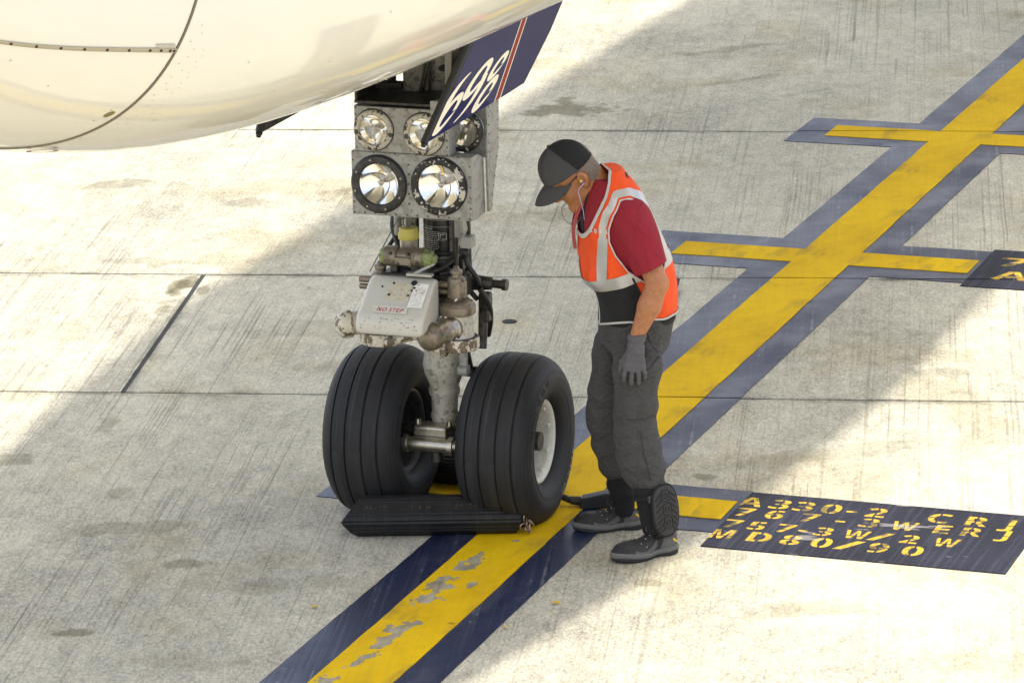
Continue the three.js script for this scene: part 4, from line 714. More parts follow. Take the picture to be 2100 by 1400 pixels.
// ------------------------------------------------------------------ wheel chocks
const chockMap = dataTex(512, 256, (i, j) => { const n = fbm(i * 0.03, j * 0.06, 4), f = vn(i * 0.4, j * 0.4), sc = sm(0.66, 0.74, fbm(i * 0.15, j * 0.02 + 4, 3)); const k = 0.7 + 0.6 * n + 0.3 * (f - 0.5) + 0.9 * sc; return [0.0125 * k, 0.0125 * k, 0.013 * k]; });
const chockMat = phys([1, 1, 1], 0.5, 0, { map: chockMap, specularIntensity: 0.6 });
function chock(name, label, at, turn, len, writing) {
  const c = tag(grp(name, scene), label, 'wheel chock'); c.position.copy(at); c.rotation.y = turn;
  // ribbed profile (z forward, y up), flat foot, sloping faces
  const out = [[-0.04, 0.0], [0.028, 0.0], [0.056, 0.022], [0.071, 0.055], [0.07, 0.085], [0.056, 0.108], [0.026, 0.136], [0.0, 0.148], [-0.03, 0.148], [-0.062, 0.105], [-0.07, 0.05]], poly = [];
  out.forEach((a, k) => { const b = out[(k + 1) % out.length], d = Math.hypot(b[0] - a[0], b[1] - a[1]), nx = (b[1] - a[1]) / d, ny = -(b[0] - a[0]) / d; const n = Math.max(1, Math.round(d / 0.0075)); const smooth = k === 0 || k === 1 || (k === 5 && writing); for (let m = 0; m < n; m++) { const t = m / n, h = smooth ? 0 : (m % 2 ? 0.0028 : 0); poly.push([a[0] + (b[0] - a[0]) * t + nx * h, a[1] + (b[1] - a[1]) * t + ny * h]); } });
  const sh = new THREE.Shape(poly.map(([z, y]) => new THREE.Vector2(z, y)));
  const g = new THREE.ExtrudeGeometry(sh, { depth: len - 0.012, bevelEnabled: true, bevelThickness: 0.006, bevelSize: 0.004, bevelSegments: 2, steps: 1 }); g.translate(0, 0.005, -len / 2 + 0.006);
  g.applyMatrix4(new THREE.Matrix4().set(0, 0, -1, 0, 0, 1, 0, 0, 1, 0, 0, 0, 0, 0, 0, 1)); g.computeVertexNormals();
  { const p = g.attributes.position; for (let i = 0; i < p.count; i++) { const x = p.getX(i), e = clamp((Math.abs(x) - len / 2 + 0.05) / 0.05, 0, 1), d = Math.hypot((p.getZ(i) - 0.066) * 0.9, p.getY(i) - 0.075); if (e > 0) p.setX(i, x - Math.sign(x) * e * d * (x < 0 ? 0.85 : 0.3)); } g.computeVertexNormals(); }
  part('rubber_block', boxUV(g, 2), chockMat, c);
  return c;
}
const front = chock('wheel_chock', 'ribbed black rubber chock with chain lying against the front of both tyres', V(-0.06, 0, 0.312), -0.01, 0.745, true);
{ // worn gold stamping along the sloping top, rusty chain at the right end
  const t = canvasTex(2048, 96, (c, w, h) => {
    c.clearRect(0, 0, w, h); c.fillStyle = '#7d6238'; c.font = 'italic 74px sans-serif'; c.textBaseline = 'middle'; c.textAlign = 'center'; for (const x of [330, 940, 1560]) c.fillText('D E L T A', x, h / 2);
    const im = c.getImageData(0, 0, w, h); for (let k = 0; k < w * h; k++) { const x = k % w, y = Math.floor(k / w); im.data[k * 4 + 3] *= clamp(1.5 - 2.2 * fbm(x * 0.02, y * 0.05, 4), 0, 0.8); } c.putImageData(im, 0, 0);
  });
  const g = new THREE.PlaneGeometry(0.62, 0.03); g.rotateX(-Math.atan2(0.03, 0.028)); g.translate(-0.02, 0.1305, 0.0445);
  part('stamping', g, std([1, 1, 1], 0.5, 0, { map: t, transparent: true }), front);
  const ch = grp('chain', front), links = [[0.352, 0.085, 0.02, 0.3, 0.5], [0.366, 0.075, 0.035, 1.5, 0.2], [0.385, 0.068, 0.045, 0.4, 1.1], [0.398, 0.05, 0.05, 1.2, 0.3], [0.405, 0.035, 0.055, 0.2, 1.4], [0.392, 0.03, 0.06, 1.4, 0.6], [0.378, 0.042, 0.06, 0.7, 0.2], [0.41, 0.055, 0.045, 2.1, 0.9]];
  for (const [x, y, z, a, b] of links) { const l = new THREE.TorusGeometry(0.0125, 0.0032, 8, 20).scale(1, 1.5, 1).rotateX(a).rotateY(b).rotateZ(a * 1.3); part('link', l.translate(x, y, z), std([0.4, 0.3, 0.23], 0.35, 0.8), ch); }
}
const rear = chock('wheel_chock', 'black rubber chock behind the tyres with a webbing pull handle sticking out', lineToWorld(0.02, 0, -0.36), -PHI - 0.02, 0.72, false);
{
  const loc = (w) => rear.worldToLocal(w); rear.updateMatrixWorld();
  const A = loc(V(0.47, 0.05, -0.02)), B = loc(V(0.515, 0.035, 0.0)), C2 = loc(V(0.56, 0.035, 0.0)), D = loc(V(0.70, 0.04, 0.01)), E = loc(V(0.71, 0.075, -0.02)), F = loc(V(0.60, 0.075, -0.03));
  const h = tag(grp('pull_handle', rear), 'dark webbing handle with a bare metal ring');
  const gm = std([0.022, 0.02, 0.02], 0.55), dirv = D.clone().sub(C2), L0 = dirv.length(), ry = -Math.atan2(dirv.z, dirv.x);
  const wedge = new THREE.ExtrudeGeometry(new THREE.Shape([[0, 0], [0.15, 0.004], [0.155, 0.03], [0.12, 0.058], [0.1, 0.056], [0.01, 0.036]].map((p) => new THREE.Vector2(...p))), { depth: 0.05, bevelEnabled: true, bevelThickness: 0.007, bevelSize: 0.006, bevelSegments: 3, steps: 1 });
  part('grip', wedge.translate(0, 0, -0.025).rotateY(ry).translate(C2.x, 0.008, C2.z), gm, h);
  part('webbing', rod(A, B, 0.014, 0.014, 12), gm, h); part('neck', rod(B, C2.clone().setY(0.03), 0.017, 0.02, 12), gm, h);
  part('ring', new THREE.TorusGeometry(0.02, 0.006, 8, 24).rotateX(1.1).rotateY(0.6).translate(E.x - 0.015, 0.062, E.z + 0.01), std([0.6, 0.6, 0.6], 0.25, 0.9), h);
}

// ------------------------------------------------------------------ the worker, facing left with bowed head (axes: x right, y up, z towards the camera side, his left)
const man = tag(grp('person', scene), 'person in orange vest, dark red polo and grey cap looking down beside the tyre', 'person');
man.position.set(0.78, 0, 0.48);
const YAW = 0.2, cy = Math.cos(YAW), sy = Math.sin(YAW);
const loc = (x, z) => [x * cy - z * sy, x * sy + z * cy];       // into the torso's own axes
// torso outline by height: y, front, back, half width
const TOR = [[0.84, -0.14, 0.14, 0.155], [0.9, -0.145, 0.15, 0.165], [0.96, -0.145, 0.162, 0.17], [1.03, -0.15, 0.17, 0.175], [1.07, -0.165, 0.168, 0.178], [1.12, -0.213, 0.158, 0.183], [1.18, -0.222, 0.145, 0.187], [1.25, -0.22, 0.124, 0.19], [1.32, -0.223, 0.092, 0.196], [1.38, -0.222, 0.065, 0.2], [1.44, -0.214, 0.042, 0.2], [1.485, -0.2, 0.02, 0.175], [1.525, -0.18, -0.008, 0.13], [1.56, -0.16, -0.04, 0.09], [1.6, -0.14, -0.06, 0.05]];
function torAt(y) {
  let k = 0; while (k < TOR.length - 2 && y > TOR[k + 1][0]) k++;
  const a = TOR[Math.max(0, k - 1)], b = TOR[k], c = TOR[k + 1], d = TOR[Math.min(TOR.length - 1, k + 2)], t = clamp((y - b[0]) / (c[0] - b[0]), 0, 1);
  return [1, 2, 3].map((n) => 0.5 * (2 * b[n] + (c[n] - a[n]) * t + (2 * a[n] - 5 * b[n] + 4 * c[n] - d[n]) * t * t + (3 * b[n] - a[n] - 3 * c[n] + d[n]) * t * t * t));
}
function torso(inf, top = 1.565) {
  return (x, y, z) => {
    const [xl, zl] = loc(x, z), [f, b, w] = torAt(y), c = (f + b) / 2, h = (b - f) / 2 + inf, ww = w + inf;
    const dx = Math.abs((xl - c) / h), dz = Math.abs(zl / ww), d = (Math.pow(Math.pow(dx, 2.35) + Math.pow(dz, 2.35), 1 / 2.35) - 1) * Math.min(h, ww);
    return Math.max(d * 0.85, y - top - inf, 0.84 - y);
  };
}
// head frame: f forward, u up, l to his left
const PT = 40 * Math.PI / 180, H0 = [-0.222, 1.535, 0.0], HY = 0.22;
const F = [-Math.cos(PT) * Math.cos(HY), -Math.sin(PT), Math.cos(PT) * Math.sin(HY)], L = [Math.sin(HY), 0, Math.cos(HY)];
const U = [F[1] * L[2] - F[2] * L[1], F[2] * L[0] - F[0] * L[2], F[0] * L[1] - F[1] * L[0]].map((v) => -v);
if (U[1] < 0) for (let k = 0; k < 3; k++) U[k] *= -1; // (f, u, l) is a mirrored frame: faces are turned back after headM
const hd = (f, u, l) => [0, 1, 2].map((k) => H0[k] + F[k] * f + U[k] * u + L[k] * l);
const toHead = (x, y, z) => { x -= H0[0]; y -= H0[1]; z -= H0[2]; return [x * F[0] + y * F[1] + z * F[2], x * U[0] + y * U[1] + z * U[2], x * L[0] + y * L[1] + z * L[2]]; };
const headM = new THREE.Matrix4().makeBasis(V(...F), V(...U), V(...L)).setPosition(...H0);
// arms
const SH = [-0.008, 1.398, 0.178], EL = [0.082, 1.147, 0.24], WR = [-0.006, 0.925, 0.24];
const SH2 = [-0.077, 1.392, -0.162], EL2 = [-0.035, 1.15, -0.2], WR2 = [-0.05, 0.94, -0.17];
const limbs = [
  cone([...SH], [...EL], 0.058, 0.043), cone([...EL], [0.05, 1.06, 0.243], 0.0435, 0.0465), cone([0.05, 1.06, 0.243], [...WR], 0.0465, 0.0265), cone([...SH2], [...EL2], 0.058, 0.043), cone([...EL2], [...WR2], 0.045, 0.027),
];
const neckF = smaxNeck();
function smaxNeck() { const a = cone(hd(-0.03, -0.03, 0), [-0.075, 1.44, 0.0], 0.06, 0.066); return a; }
const legNear = [[0.02, 0.93, 0.072, 0.088], [0.004, 0.77, 0.1, 0.092], [-0.004, 0.62, 0.112, 0.079], [-0.008, 0.52, 0.12, 0.08], [0.008, 0.43, 0.128, 0.086], [0.022, 0.36, 0.136, 0.08], [0.05, 0.29, 0.146, 0.066]];
const legFar = [[-0.03, 0.93, -0.08, 0.09], [-0.075, 0.77, -0.1, 0.094], [-0.103, 0.62, -0.115, 0.083], [-0.113, 0.51, -0.128, 0.082], [-0.096, 0.4, -0.142, 0.078], [-0.075, 0.31, -0.152, 0.072], [-0.056, 0.235, -0.16, 0.055]];
const skinMap2 = dataTex(256, 256, (i, j) => { const n = fbm(i * 0.05, j * 0.05, 4), f = vn(i * 0.5, j * 0.5), m = sm(0.6, 0.75, fbm(i * 0.12 + 7, j * 0.12, 3)); const k = 0.9 + 0.36 * (n - 0.5) + 0.3 * (f - 0.5); return [0.43 * k, 0.178 * k * (1 - 0.2 * m), 0.072 * k * (1 - 0.24 * m)]; });
const skinMat = phys([1, 1, 1], 0.5, 0, { map: skinMap2 });
{ // body: one surface, head on a finer grid
  const core = torso(-0.03, 1.5), inner = chain(legNear.map(([x, y, z, r]) => [x, y, z, r - 0.022]).concat([[0.076, 0.1, 0.165, 0.034]]), 0.03), inner2 = chain(legFar.map(([x, y, z, r]) => [x, y, z, r - 0.02]).concat([[-0.046, 0.1, -0.182, 0.034]]), 0.03);
  const bodyF = (x, y, z) => { let d = core(x, y, z); for (const c of limbs) d = smin(d, c(x, y, z), 0.015); d = smin(d, neckF(x, y, z), 0.03); return Math.min(d, smin(inner(x, y, z), inner2(x, y, z), 0.02)); };
  const lowBody = sdf((x, y, z) => Math.max(bodyF(x, y, z), y - 1.49), [-0.3, 0.02, -0.3], [0.22, 1.52, 0.32], 0.0125);
  const E1 = ell([0, 0.055, 0], [0.1, 0.1, 0.079]), E2 = ell([0.048, -0.02, 0], [0.062, 0.1, 0.062]), J1 = cone([0.0, -0.05, 0.056], [0.085, -0.088, 0.016], 0.02, 0.02), J2 = cone([0.0, -0.05, -0.056], [0.085, -0.088, -0.016], 0.02, 0.02), CH = ell([0.09, -0.09, 0], [0.024, 0.02, 0.028]);
  const NO = cone([0.102, 0.028, 0], [0.126, -0.014, 0], 0.011, 0.0135), NW = cone([0.11, -0.02, -0.014], [0.11, -0.02, 0.014], 0.009, 0.009), BR = cone([0.097, 0.045, -0.036], [0.097, 0.045, 0.036], 0.012, 0.012), CK = ell([0.066, -0.012, 0.042], [0.032, 0.03, 0.022]), CK2 = ell([0.066, -0.012, -0.042], [0.032, 0.03, 0.022]);
  const LU = cone([0.1, -0.049, -0.02], [0.1, -0.049, 0.02], 0.008, 0.008), LD = cone([0.098, -0.062, -0.017], [0.098, -0.062, 0.017], 0.0085, 0.0085);
  const ear = (s) => { const o = ell([-0.006, 0.004, s * 0.081], [0.021, 0.033, 0.012]), dent = ell([0.0, 0.006, s * 0.09], [0.011, 0.02, 0.0095]), lobe = ell([0.004, -0.026, s * 0.079], [0.01, 0.011, 0.008]); return (f, u, l) => Math.max(smin(o(f, u, l), lobe(f, u, l), 0.006), -dent(f, u, l)); };
  const EA = ear(1), EB = ear(-1);
  const headF = (x, y, z) => {
    const [f, u, l] = toHead(x, y, z);
    let d = smin(E1(f, u, l), E2(f, u, l), 0.03); d = smin(d, Math.min(J1(f, u, l), J2(f, u, l)), 0.025); d = smin(d, CH(f, u, l), 0.02); d = smin(d, NO(f, u, l), 0.012); d = smin(d, NW(f, u, l), 0.008); d = smin(d, BR(f, u, l), 0.014);
    d = smin(d, Math.min(CK(f, u, l), CK2(f, u, l)), 0.02); d = smin(d, LU(f, u, l), 0.005); d = smin(d, LD(f, u, l), 0.004);
    const eyeL = Math.hypot(f - 0.106, u - 0.02, Math.abs(l) - 0.032) - 0.014; d = smax(d, -eyeL, 0.01);
    d = smin(d, Math.min(EA(f, u, l), EB(f, u, l)), 0.007);
    const nk = neckF(x, y, z); return smin(d, nk, 0.03);
  };
  const head = sdf((x, y, z) => Math.max(headF(x, y, z), 1.37 - y), [-0.42, 1.36, -0.13], [0.02, 1.72, 0.13], 0.0042);
  part('body', boxUV(merge([lowBody, head]), 6), skinMat, man);
  // cropped greying hair, eyebrow stubble
  const hairF = (x, y, z) => { const [f, u, l] = toHead(x, y, z); return Math.min(0.02 - f - Math.max(0, 0.02 - u) * 0.9 - (Math.abs(l) > 0.03 && f > -0.03 ? Math.max(0, (f + 0.03)) * (u < 0.02 ? 3 : 0.4) : 0), u + 0.045 + 0.35 * Math.min(0, f + 0.03)); };
  const hair = clipGeo(clipGeo(head, (x, y, z) => hairF(x, y, z)), (x, y, z) => { const [f, u, l] = toHead(x, y, z); return Math.min(Math.hypot(f + 0.004, (u - 0.004) * 0.75) - 0.024 + (Math.abs(l) < 0.055 ? 1 : 0), y - 1.5 + (u > 0 ? 1 : 0) ); }, 0.0022);
  part('hair', boxUV(hair, 8), std([1, 1, 1], 0.85, 0, { map: dataTex(128, 256, (i, j) => { const s = vn(i * 0.8, j * 0.12) * 0.6 + vn(i * 0.3, j * 0.3) * 0.4; return [0.09 + 0.2 * s, 0.065 + 0.16 * s, 0.045 + 0.125 * s]; }) }), man);
}
// cloth finishes
const weave = dataTex(256, 256, (i, j) => 0.5 + 0.25 * Math.sin(i * Math.PI / 2) + 0.25 * Math.sin(j * Math.PI / 2) + 0.2 * vn(i * 0.3, j * 0.3), false);
const cloth = (c, rough = 0.9, seed = 1, amt = 0.25, bump = 0.0006) => phys([1, 1, 1], rough, 0, { map: dataTex(256, 256, (i, j) => { const n = fbm(i * 0.03 + seed, j * 0.03, 4), f = vn(i * 0.6, j * 0.6), k = 1 + amt * (n - 0.5) * 2 + 0.16 * (f - 0.5); return c.map((x) => x * k); }), bumpMap: weave, bumpScale: bump });
function trouserCloth() { // creased work cotton, half a metre to the map
  const wr = dataTex(512, 512, (i, j) => { const x = i / 512 * 6, y = j / 512 * 10; const r = 1 - Math.abs(2 * fbm(x + 3 + 0.6 * fbm(y, x, 2), y + x * 0.9, 3) - 1), q = 1 - Math.abs(2 * fbm(x * 1.7 + 20, y * 2 - x * 1.4, 3) - 1); return 0.55 * Math.pow(r, 3) + 0.35 * Math.pow(q, 4) + 0.1 * vn(i * 0.9, j * 0.9); }, false);
  return phys([1, 1, 1], 0.9, 0, { map: dataTex(512, 512, (i, j) => { const n = fbm(i * 0.012, j * 0.012, 4), f = vn(i * 0.9, j * 0.9), k = 1 + 0.3 * (n - 0.5) + 0.08 * (f - 0.5); return [0.058 * k, 0.0555 * k, 0.053 * k]; }), bumpMap: wr, bumpScale: 0.013 });
}
const creased = (c, rough, seed, bump) => phys([1, 1, 1], rough, 0, { map: dataTex(512, 512, (i, j) => { const n = fbm(i * 0.014 + seed, j * 0.014, 4), f = (i % 4 < 2 ? 0.5 : -0.5) * (j % 4 < 2 ? 1 : -1), k = 1 + 0.16 * (n - 0.5) + 0.07 * f; return c.map((x) => x * k); }), bumpMap: dataTex(512, 512, (i, j) => { const x = i / 512 * 5 + seed, y = j / 512 * 5; const r = 1 - Math.abs(2 * fbm(x + 0.8 * fbm(y + 4, x, 2), y * 0.8 + x * 0.5, 3) - 1); return 0.8 * Math.pow(r, 3) + 0.1 * vn(i * 0.9, j * 0.9); }, false), bumpScale: bump });
const orange = creased([0.82, 0.075, 0.004], 0.75, 2, 0.008), maroon = creased([0.26, 0.007, 0.02], 0.85, 13, 0.009), blackMesh = cloth([0.012, 0.012, 0.0125], 0.9, 4, 0.3), trouser = trouserCloth(), tapeMat = phys([0.44, 0.44, 0.43], 0.3, 0.35, { clearcoat: 0.4, clearcoatRoughness: 0.3 }), trim = cloth([0.5, 0.49, 0.46], 0.7, 6, 0.08), glove = cloth([0.105, 0.1, 0.108], 0.95, 7, 0.14), capGrey = cloth([0.056, 0.054, 0.054], 0.92, 8, 0.1), capBlack = cloth([0.012, 0.012, 0.012], 0.95, 9, 0.2);
// trousers --------------------------------------------------------------
{
  const a = chain(legNear, 0.04), b = chain(legFar, 0.04), pel = torso(-0.006, 1.02);
  const fold = (x, y, z, s) => { // creases: slanting ridges that gather at knee, crotch and cuff
    const g = sm(0.52, 0.34, y) + 0.7 * sm(0.1, 0.0, Math.abs(y - 0.58)) + 0.6 * sm(0.1, 0, Math.abs(y - 0.84)) + 0.25;
    const w = Math.sin(y * 78 + x * 26 + 5 * vn3(x * 7 + s, y * 5, z * 7)) * 0.5 + Math.sin(y * 51 - x * 33 + z * 20 + s + 6 * vn3(x * 5, y * 4 + s, z * 5)) * 0.5;
    return 0.005 * g * w + 0.015 * (vn3(x * 9 + s, y * 6, z * 9) - 0.5);
  };
  // gathered creases: thin ridges laid slantwise round each leg
  const ridge = (leg, list) => list.map(([y0, a0, y1, a1, r]) => {
    const at = (y, an) => { let k = 0; while (k < leg.length - 2 && y < leg[k + 1][1]) k++; const p = leg[k], q = leg[k + 1], t = clamp((p[1] - y) / (p[1] - q[1]), 0, 1), R = p[3] + (q[3] - p[3]) * t - r * 0.35; return [p[0] + (q[0] - p[0]) * t - Math.cos(an) * R, y, p[2] + (q[2] - p[2]) * t + Math.sin(an) * R]; };
    const pts = []; for (let k = 0; k <= 5; k++) { const t = k / 5; pts.push([...at(y0 + (y1 - y0) * t + 0.008 * Math.sin(t * 5 + y0 * 40), a0 + (a1 - a0) * t), r * (0.45 + 0.55 * Math.sin(Math.PI * (0.1 + 0.8 * t)))]); }
    return chain(pts, 0.004);
  });
  const RL = [[0.56, 0.3, 0.49, 1.9, 0.011], [0.52, 1.2, 0.545, 2.6, 0.010], [0.47, 0.2, 0.43, 1.6, 0.012], [0.43, 1.3, 0.46, 2.7, 0.011], [0.395, 0.5, 0.36, 1.9, 0.012], [0.36, 1.5, 0.39, 2.8, 0.011], [0.335, 0.6, 0.325, 2.0, 0.010], [0.62, 1.9, 0.57, 2.9, 0.011], [0.66, 2.2, 0.60, 2.9, 0.009], [0.80, 0.4, 0.70, 1.5, 0.009], [0.86, 0.5, 0.78, 1.9, 0.011], [0.9, 0.7, 0.82, 1.6, 0.009], [0.88, 1.8, 0.80, 2.6, 0.011], [0.52, 0.0, 0.44, 0.7, 0.010]];
  const ra = ridge(legNear, RL), rb = ridge(legFar, RL.map(([a1, b1, c1, d1, r]) => [a1 + 0.02, b1 - 0.5, c1 - 0.01, d1 - 0.5, r * 0.95]));
  const creases = (d, list, x, y, z) => { if (d > 0.05 || d < -0.03) return d; for (const c of list) d = smin(d, c(x, y, z), 0.011); return d; };
  const f = (x, y, z) => {
    const da = creases(a(x, y, z), ra, x, y, z) - fold(x, y, z, 0), db = creases(b(x, y, z), rb, x, y, z) - fold(x, y, z, 3.3); let d = smin(da, db, 0.022); d = smin(d, pel(x, y, z), 0.04);
    const [xl] = loc(x, z);
    // knee patch pocket seams and cargo pocket stand a little proud
    if (z > 0.02) { const p = Math.max(Math.abs(y - 0.665) - 0.082, Math.abs(x + 0.005) - 0.085); d -= 0.0045 * sm(0.004, -0.004, p); const q = Math.max(Math.abs(y - 0.83) - 0.06, Math.abs(x - 0.065) - 0.035); d -= 0.006 * sm(0.004, -0.004, q); }
    const cut = (0.288 + 0.42 * (x - 0.117)) - y; const cut2 = 0.195 + 0.1 * x - y;
    const near = da < db; return Math.max(d, near ? cut : cut2, y - 0.985);
  };
  part('trousers', boxUV(sdf(f, [-0.25, 0.17, -0.31], [0.24, 1.0, 0.3], 0.0068), 2), trouser, man);
  // stitched edges of the knee patch, belt
  const bo = []; const edge = (pts, r) => bo.push(tube(pts, r * 1.5, 20, 5));
  const sx = (x, y) => { let z = 0.3; while (z > 0 && f(x, y, z) > 0) z -= 0.002; return [x, y, z + 0.0012]; };
  const seam = (p) => edge(p.map(([x, y]) => sx(x, y)), 0.0014);
  seam([[-0.07, 0.586], [-0.03, 0.578], [0.02, 0.58], [0.06, 0.59]]); seam([[-0.068, 0.745], [-0.02, 0.738], [0.03, 0.742], [0.07, 0.75]]); seam([[0.01, 0.57], [0.015, 0.48], [0.035, 0.4], [0.05, 0.33]]); seam([[0.04, 0.94], [0.06, 0.88], [0.085, 0.85], [0.1, 0.84]]); seam([[0.035, 0.78], [0.06, 0.8], [0.09, 0.83]]);
  many('seam', bo, std([0.03, 0.03, 0.03], 0.9), man);
  part('belt', boxUV(clipGeo(sdf((x, y, z) => Math.max(torso(-0.002, 1.05)(x, y, z), Math.abs(y - 0.965) - 0.02), [-0.2, 0.93, -0.23], [0.22, 1.0, 0.23], 0.008), () => 1), 8), blackMesh, man);
}
// polo shirt -------------------------------------------------------------
{
  const t = torso(-0.012, 1.545), s1 = cone([...SH], [EL[0] - 0.008, EL[1] + 0.02, EL[2]], 0.078, 0.067), s2 = cone([...SH2], [EL2[0], EL2[1] + 0.02, EL2[2]], 0.07, 0.062);
  const dir = (a, b) => { const d = [0, 1, 2].map((k) => b[k] - a[k]), l = Math.hypot(...d); return d.map((v) => v / l); };
  const d1 = dir(SH, EL), nf = (x, y, z) => 0.0036 * Math.sin(y * 44 + x * 60 + z * 20 + 6 * vn3(x * 6, y * 6, z * 6)) + 0.008 * (vn3(x * 11, y * 9, z * 11) - 0.5);
  const n1 = [0.42, -0.9, 0.12], c1 = [0.045, 1.2, 0.235]; // hem of the near sleeve: a slanting cut
  const f = (x, y, z) => {
    const w = nf(x, y, z);
    const a = Math.max(s1(x, y, z) - w, (x - c1[0]) * n1[0] + (y - c1[1]) * n1[1] + (z - c1[2]) * n1[2]);
    const b = Math.max(s2(x, y, z), 1.2 - y);
    let d = smin(smin(t(x, y, z), a, 0.03), b, 0.03);
    const nk = neckF(x, y, z) - 0.006; return Math.max(d, -nk, 0.93 - y);
  };
  part('polo_shirt', boxUV(sdf(f, [-0.28, 0.92, -0.32], [0.22, 1.58, 0.34], 0.0078), 2), maroon, man);
  // collar: a folded band that stands round the neck and falls to two points
  const base = [-0.085, 1.455, 0.0], top = hd(-0.035, -0.045, 0), ax = dir(base, top);
  const cf = (x, y, z) => {
    const px = x - base[0], py = y - base[1], pz = z - base[2], h = px * ax[0] + py * ax[1] + pz * ax[2], rx = px - ax[0] * h, ry = py - ax[1] * h, rz = pz - ax[2] * h, r = Math.hypot(rx, ry, rz);
    const ang = Math.atan2(rz, -rx), R = 0.078 - 0.1 * (h - 0.03) + 0.006 * Math.cos(ang);
    const fr = sm(0.9, 0.25, Math.abs(ang)), lo = -0.02 - 0.07 * fr, hiE = 0.04 - 0.03 * fr;
    return Math.max(Math.abs(r - R) - 0.005, h - hiE, lo - h, 0.17 - Math.abs(ang));
  };
  part('collar', boxUV(sdf(cf, [-0.26, 1.34, -0.15], [0.04, 1.62, 0.15], 0.0042), 9), maroon, man);
  part('placket', boxUV(clipGeo(sdf((x, y, z) => Math.max(torso(-0.008, 1.5)(x, y, z), Math.abs(loc(x, z)[1] - 0.0) - 0.03, 1.2 - y), [-0.28, 1.2, -0.1], [-0.1, 1.5, 0.1], 0.007), (x) => -0.12 - x), 9), blackMesh, man);
}
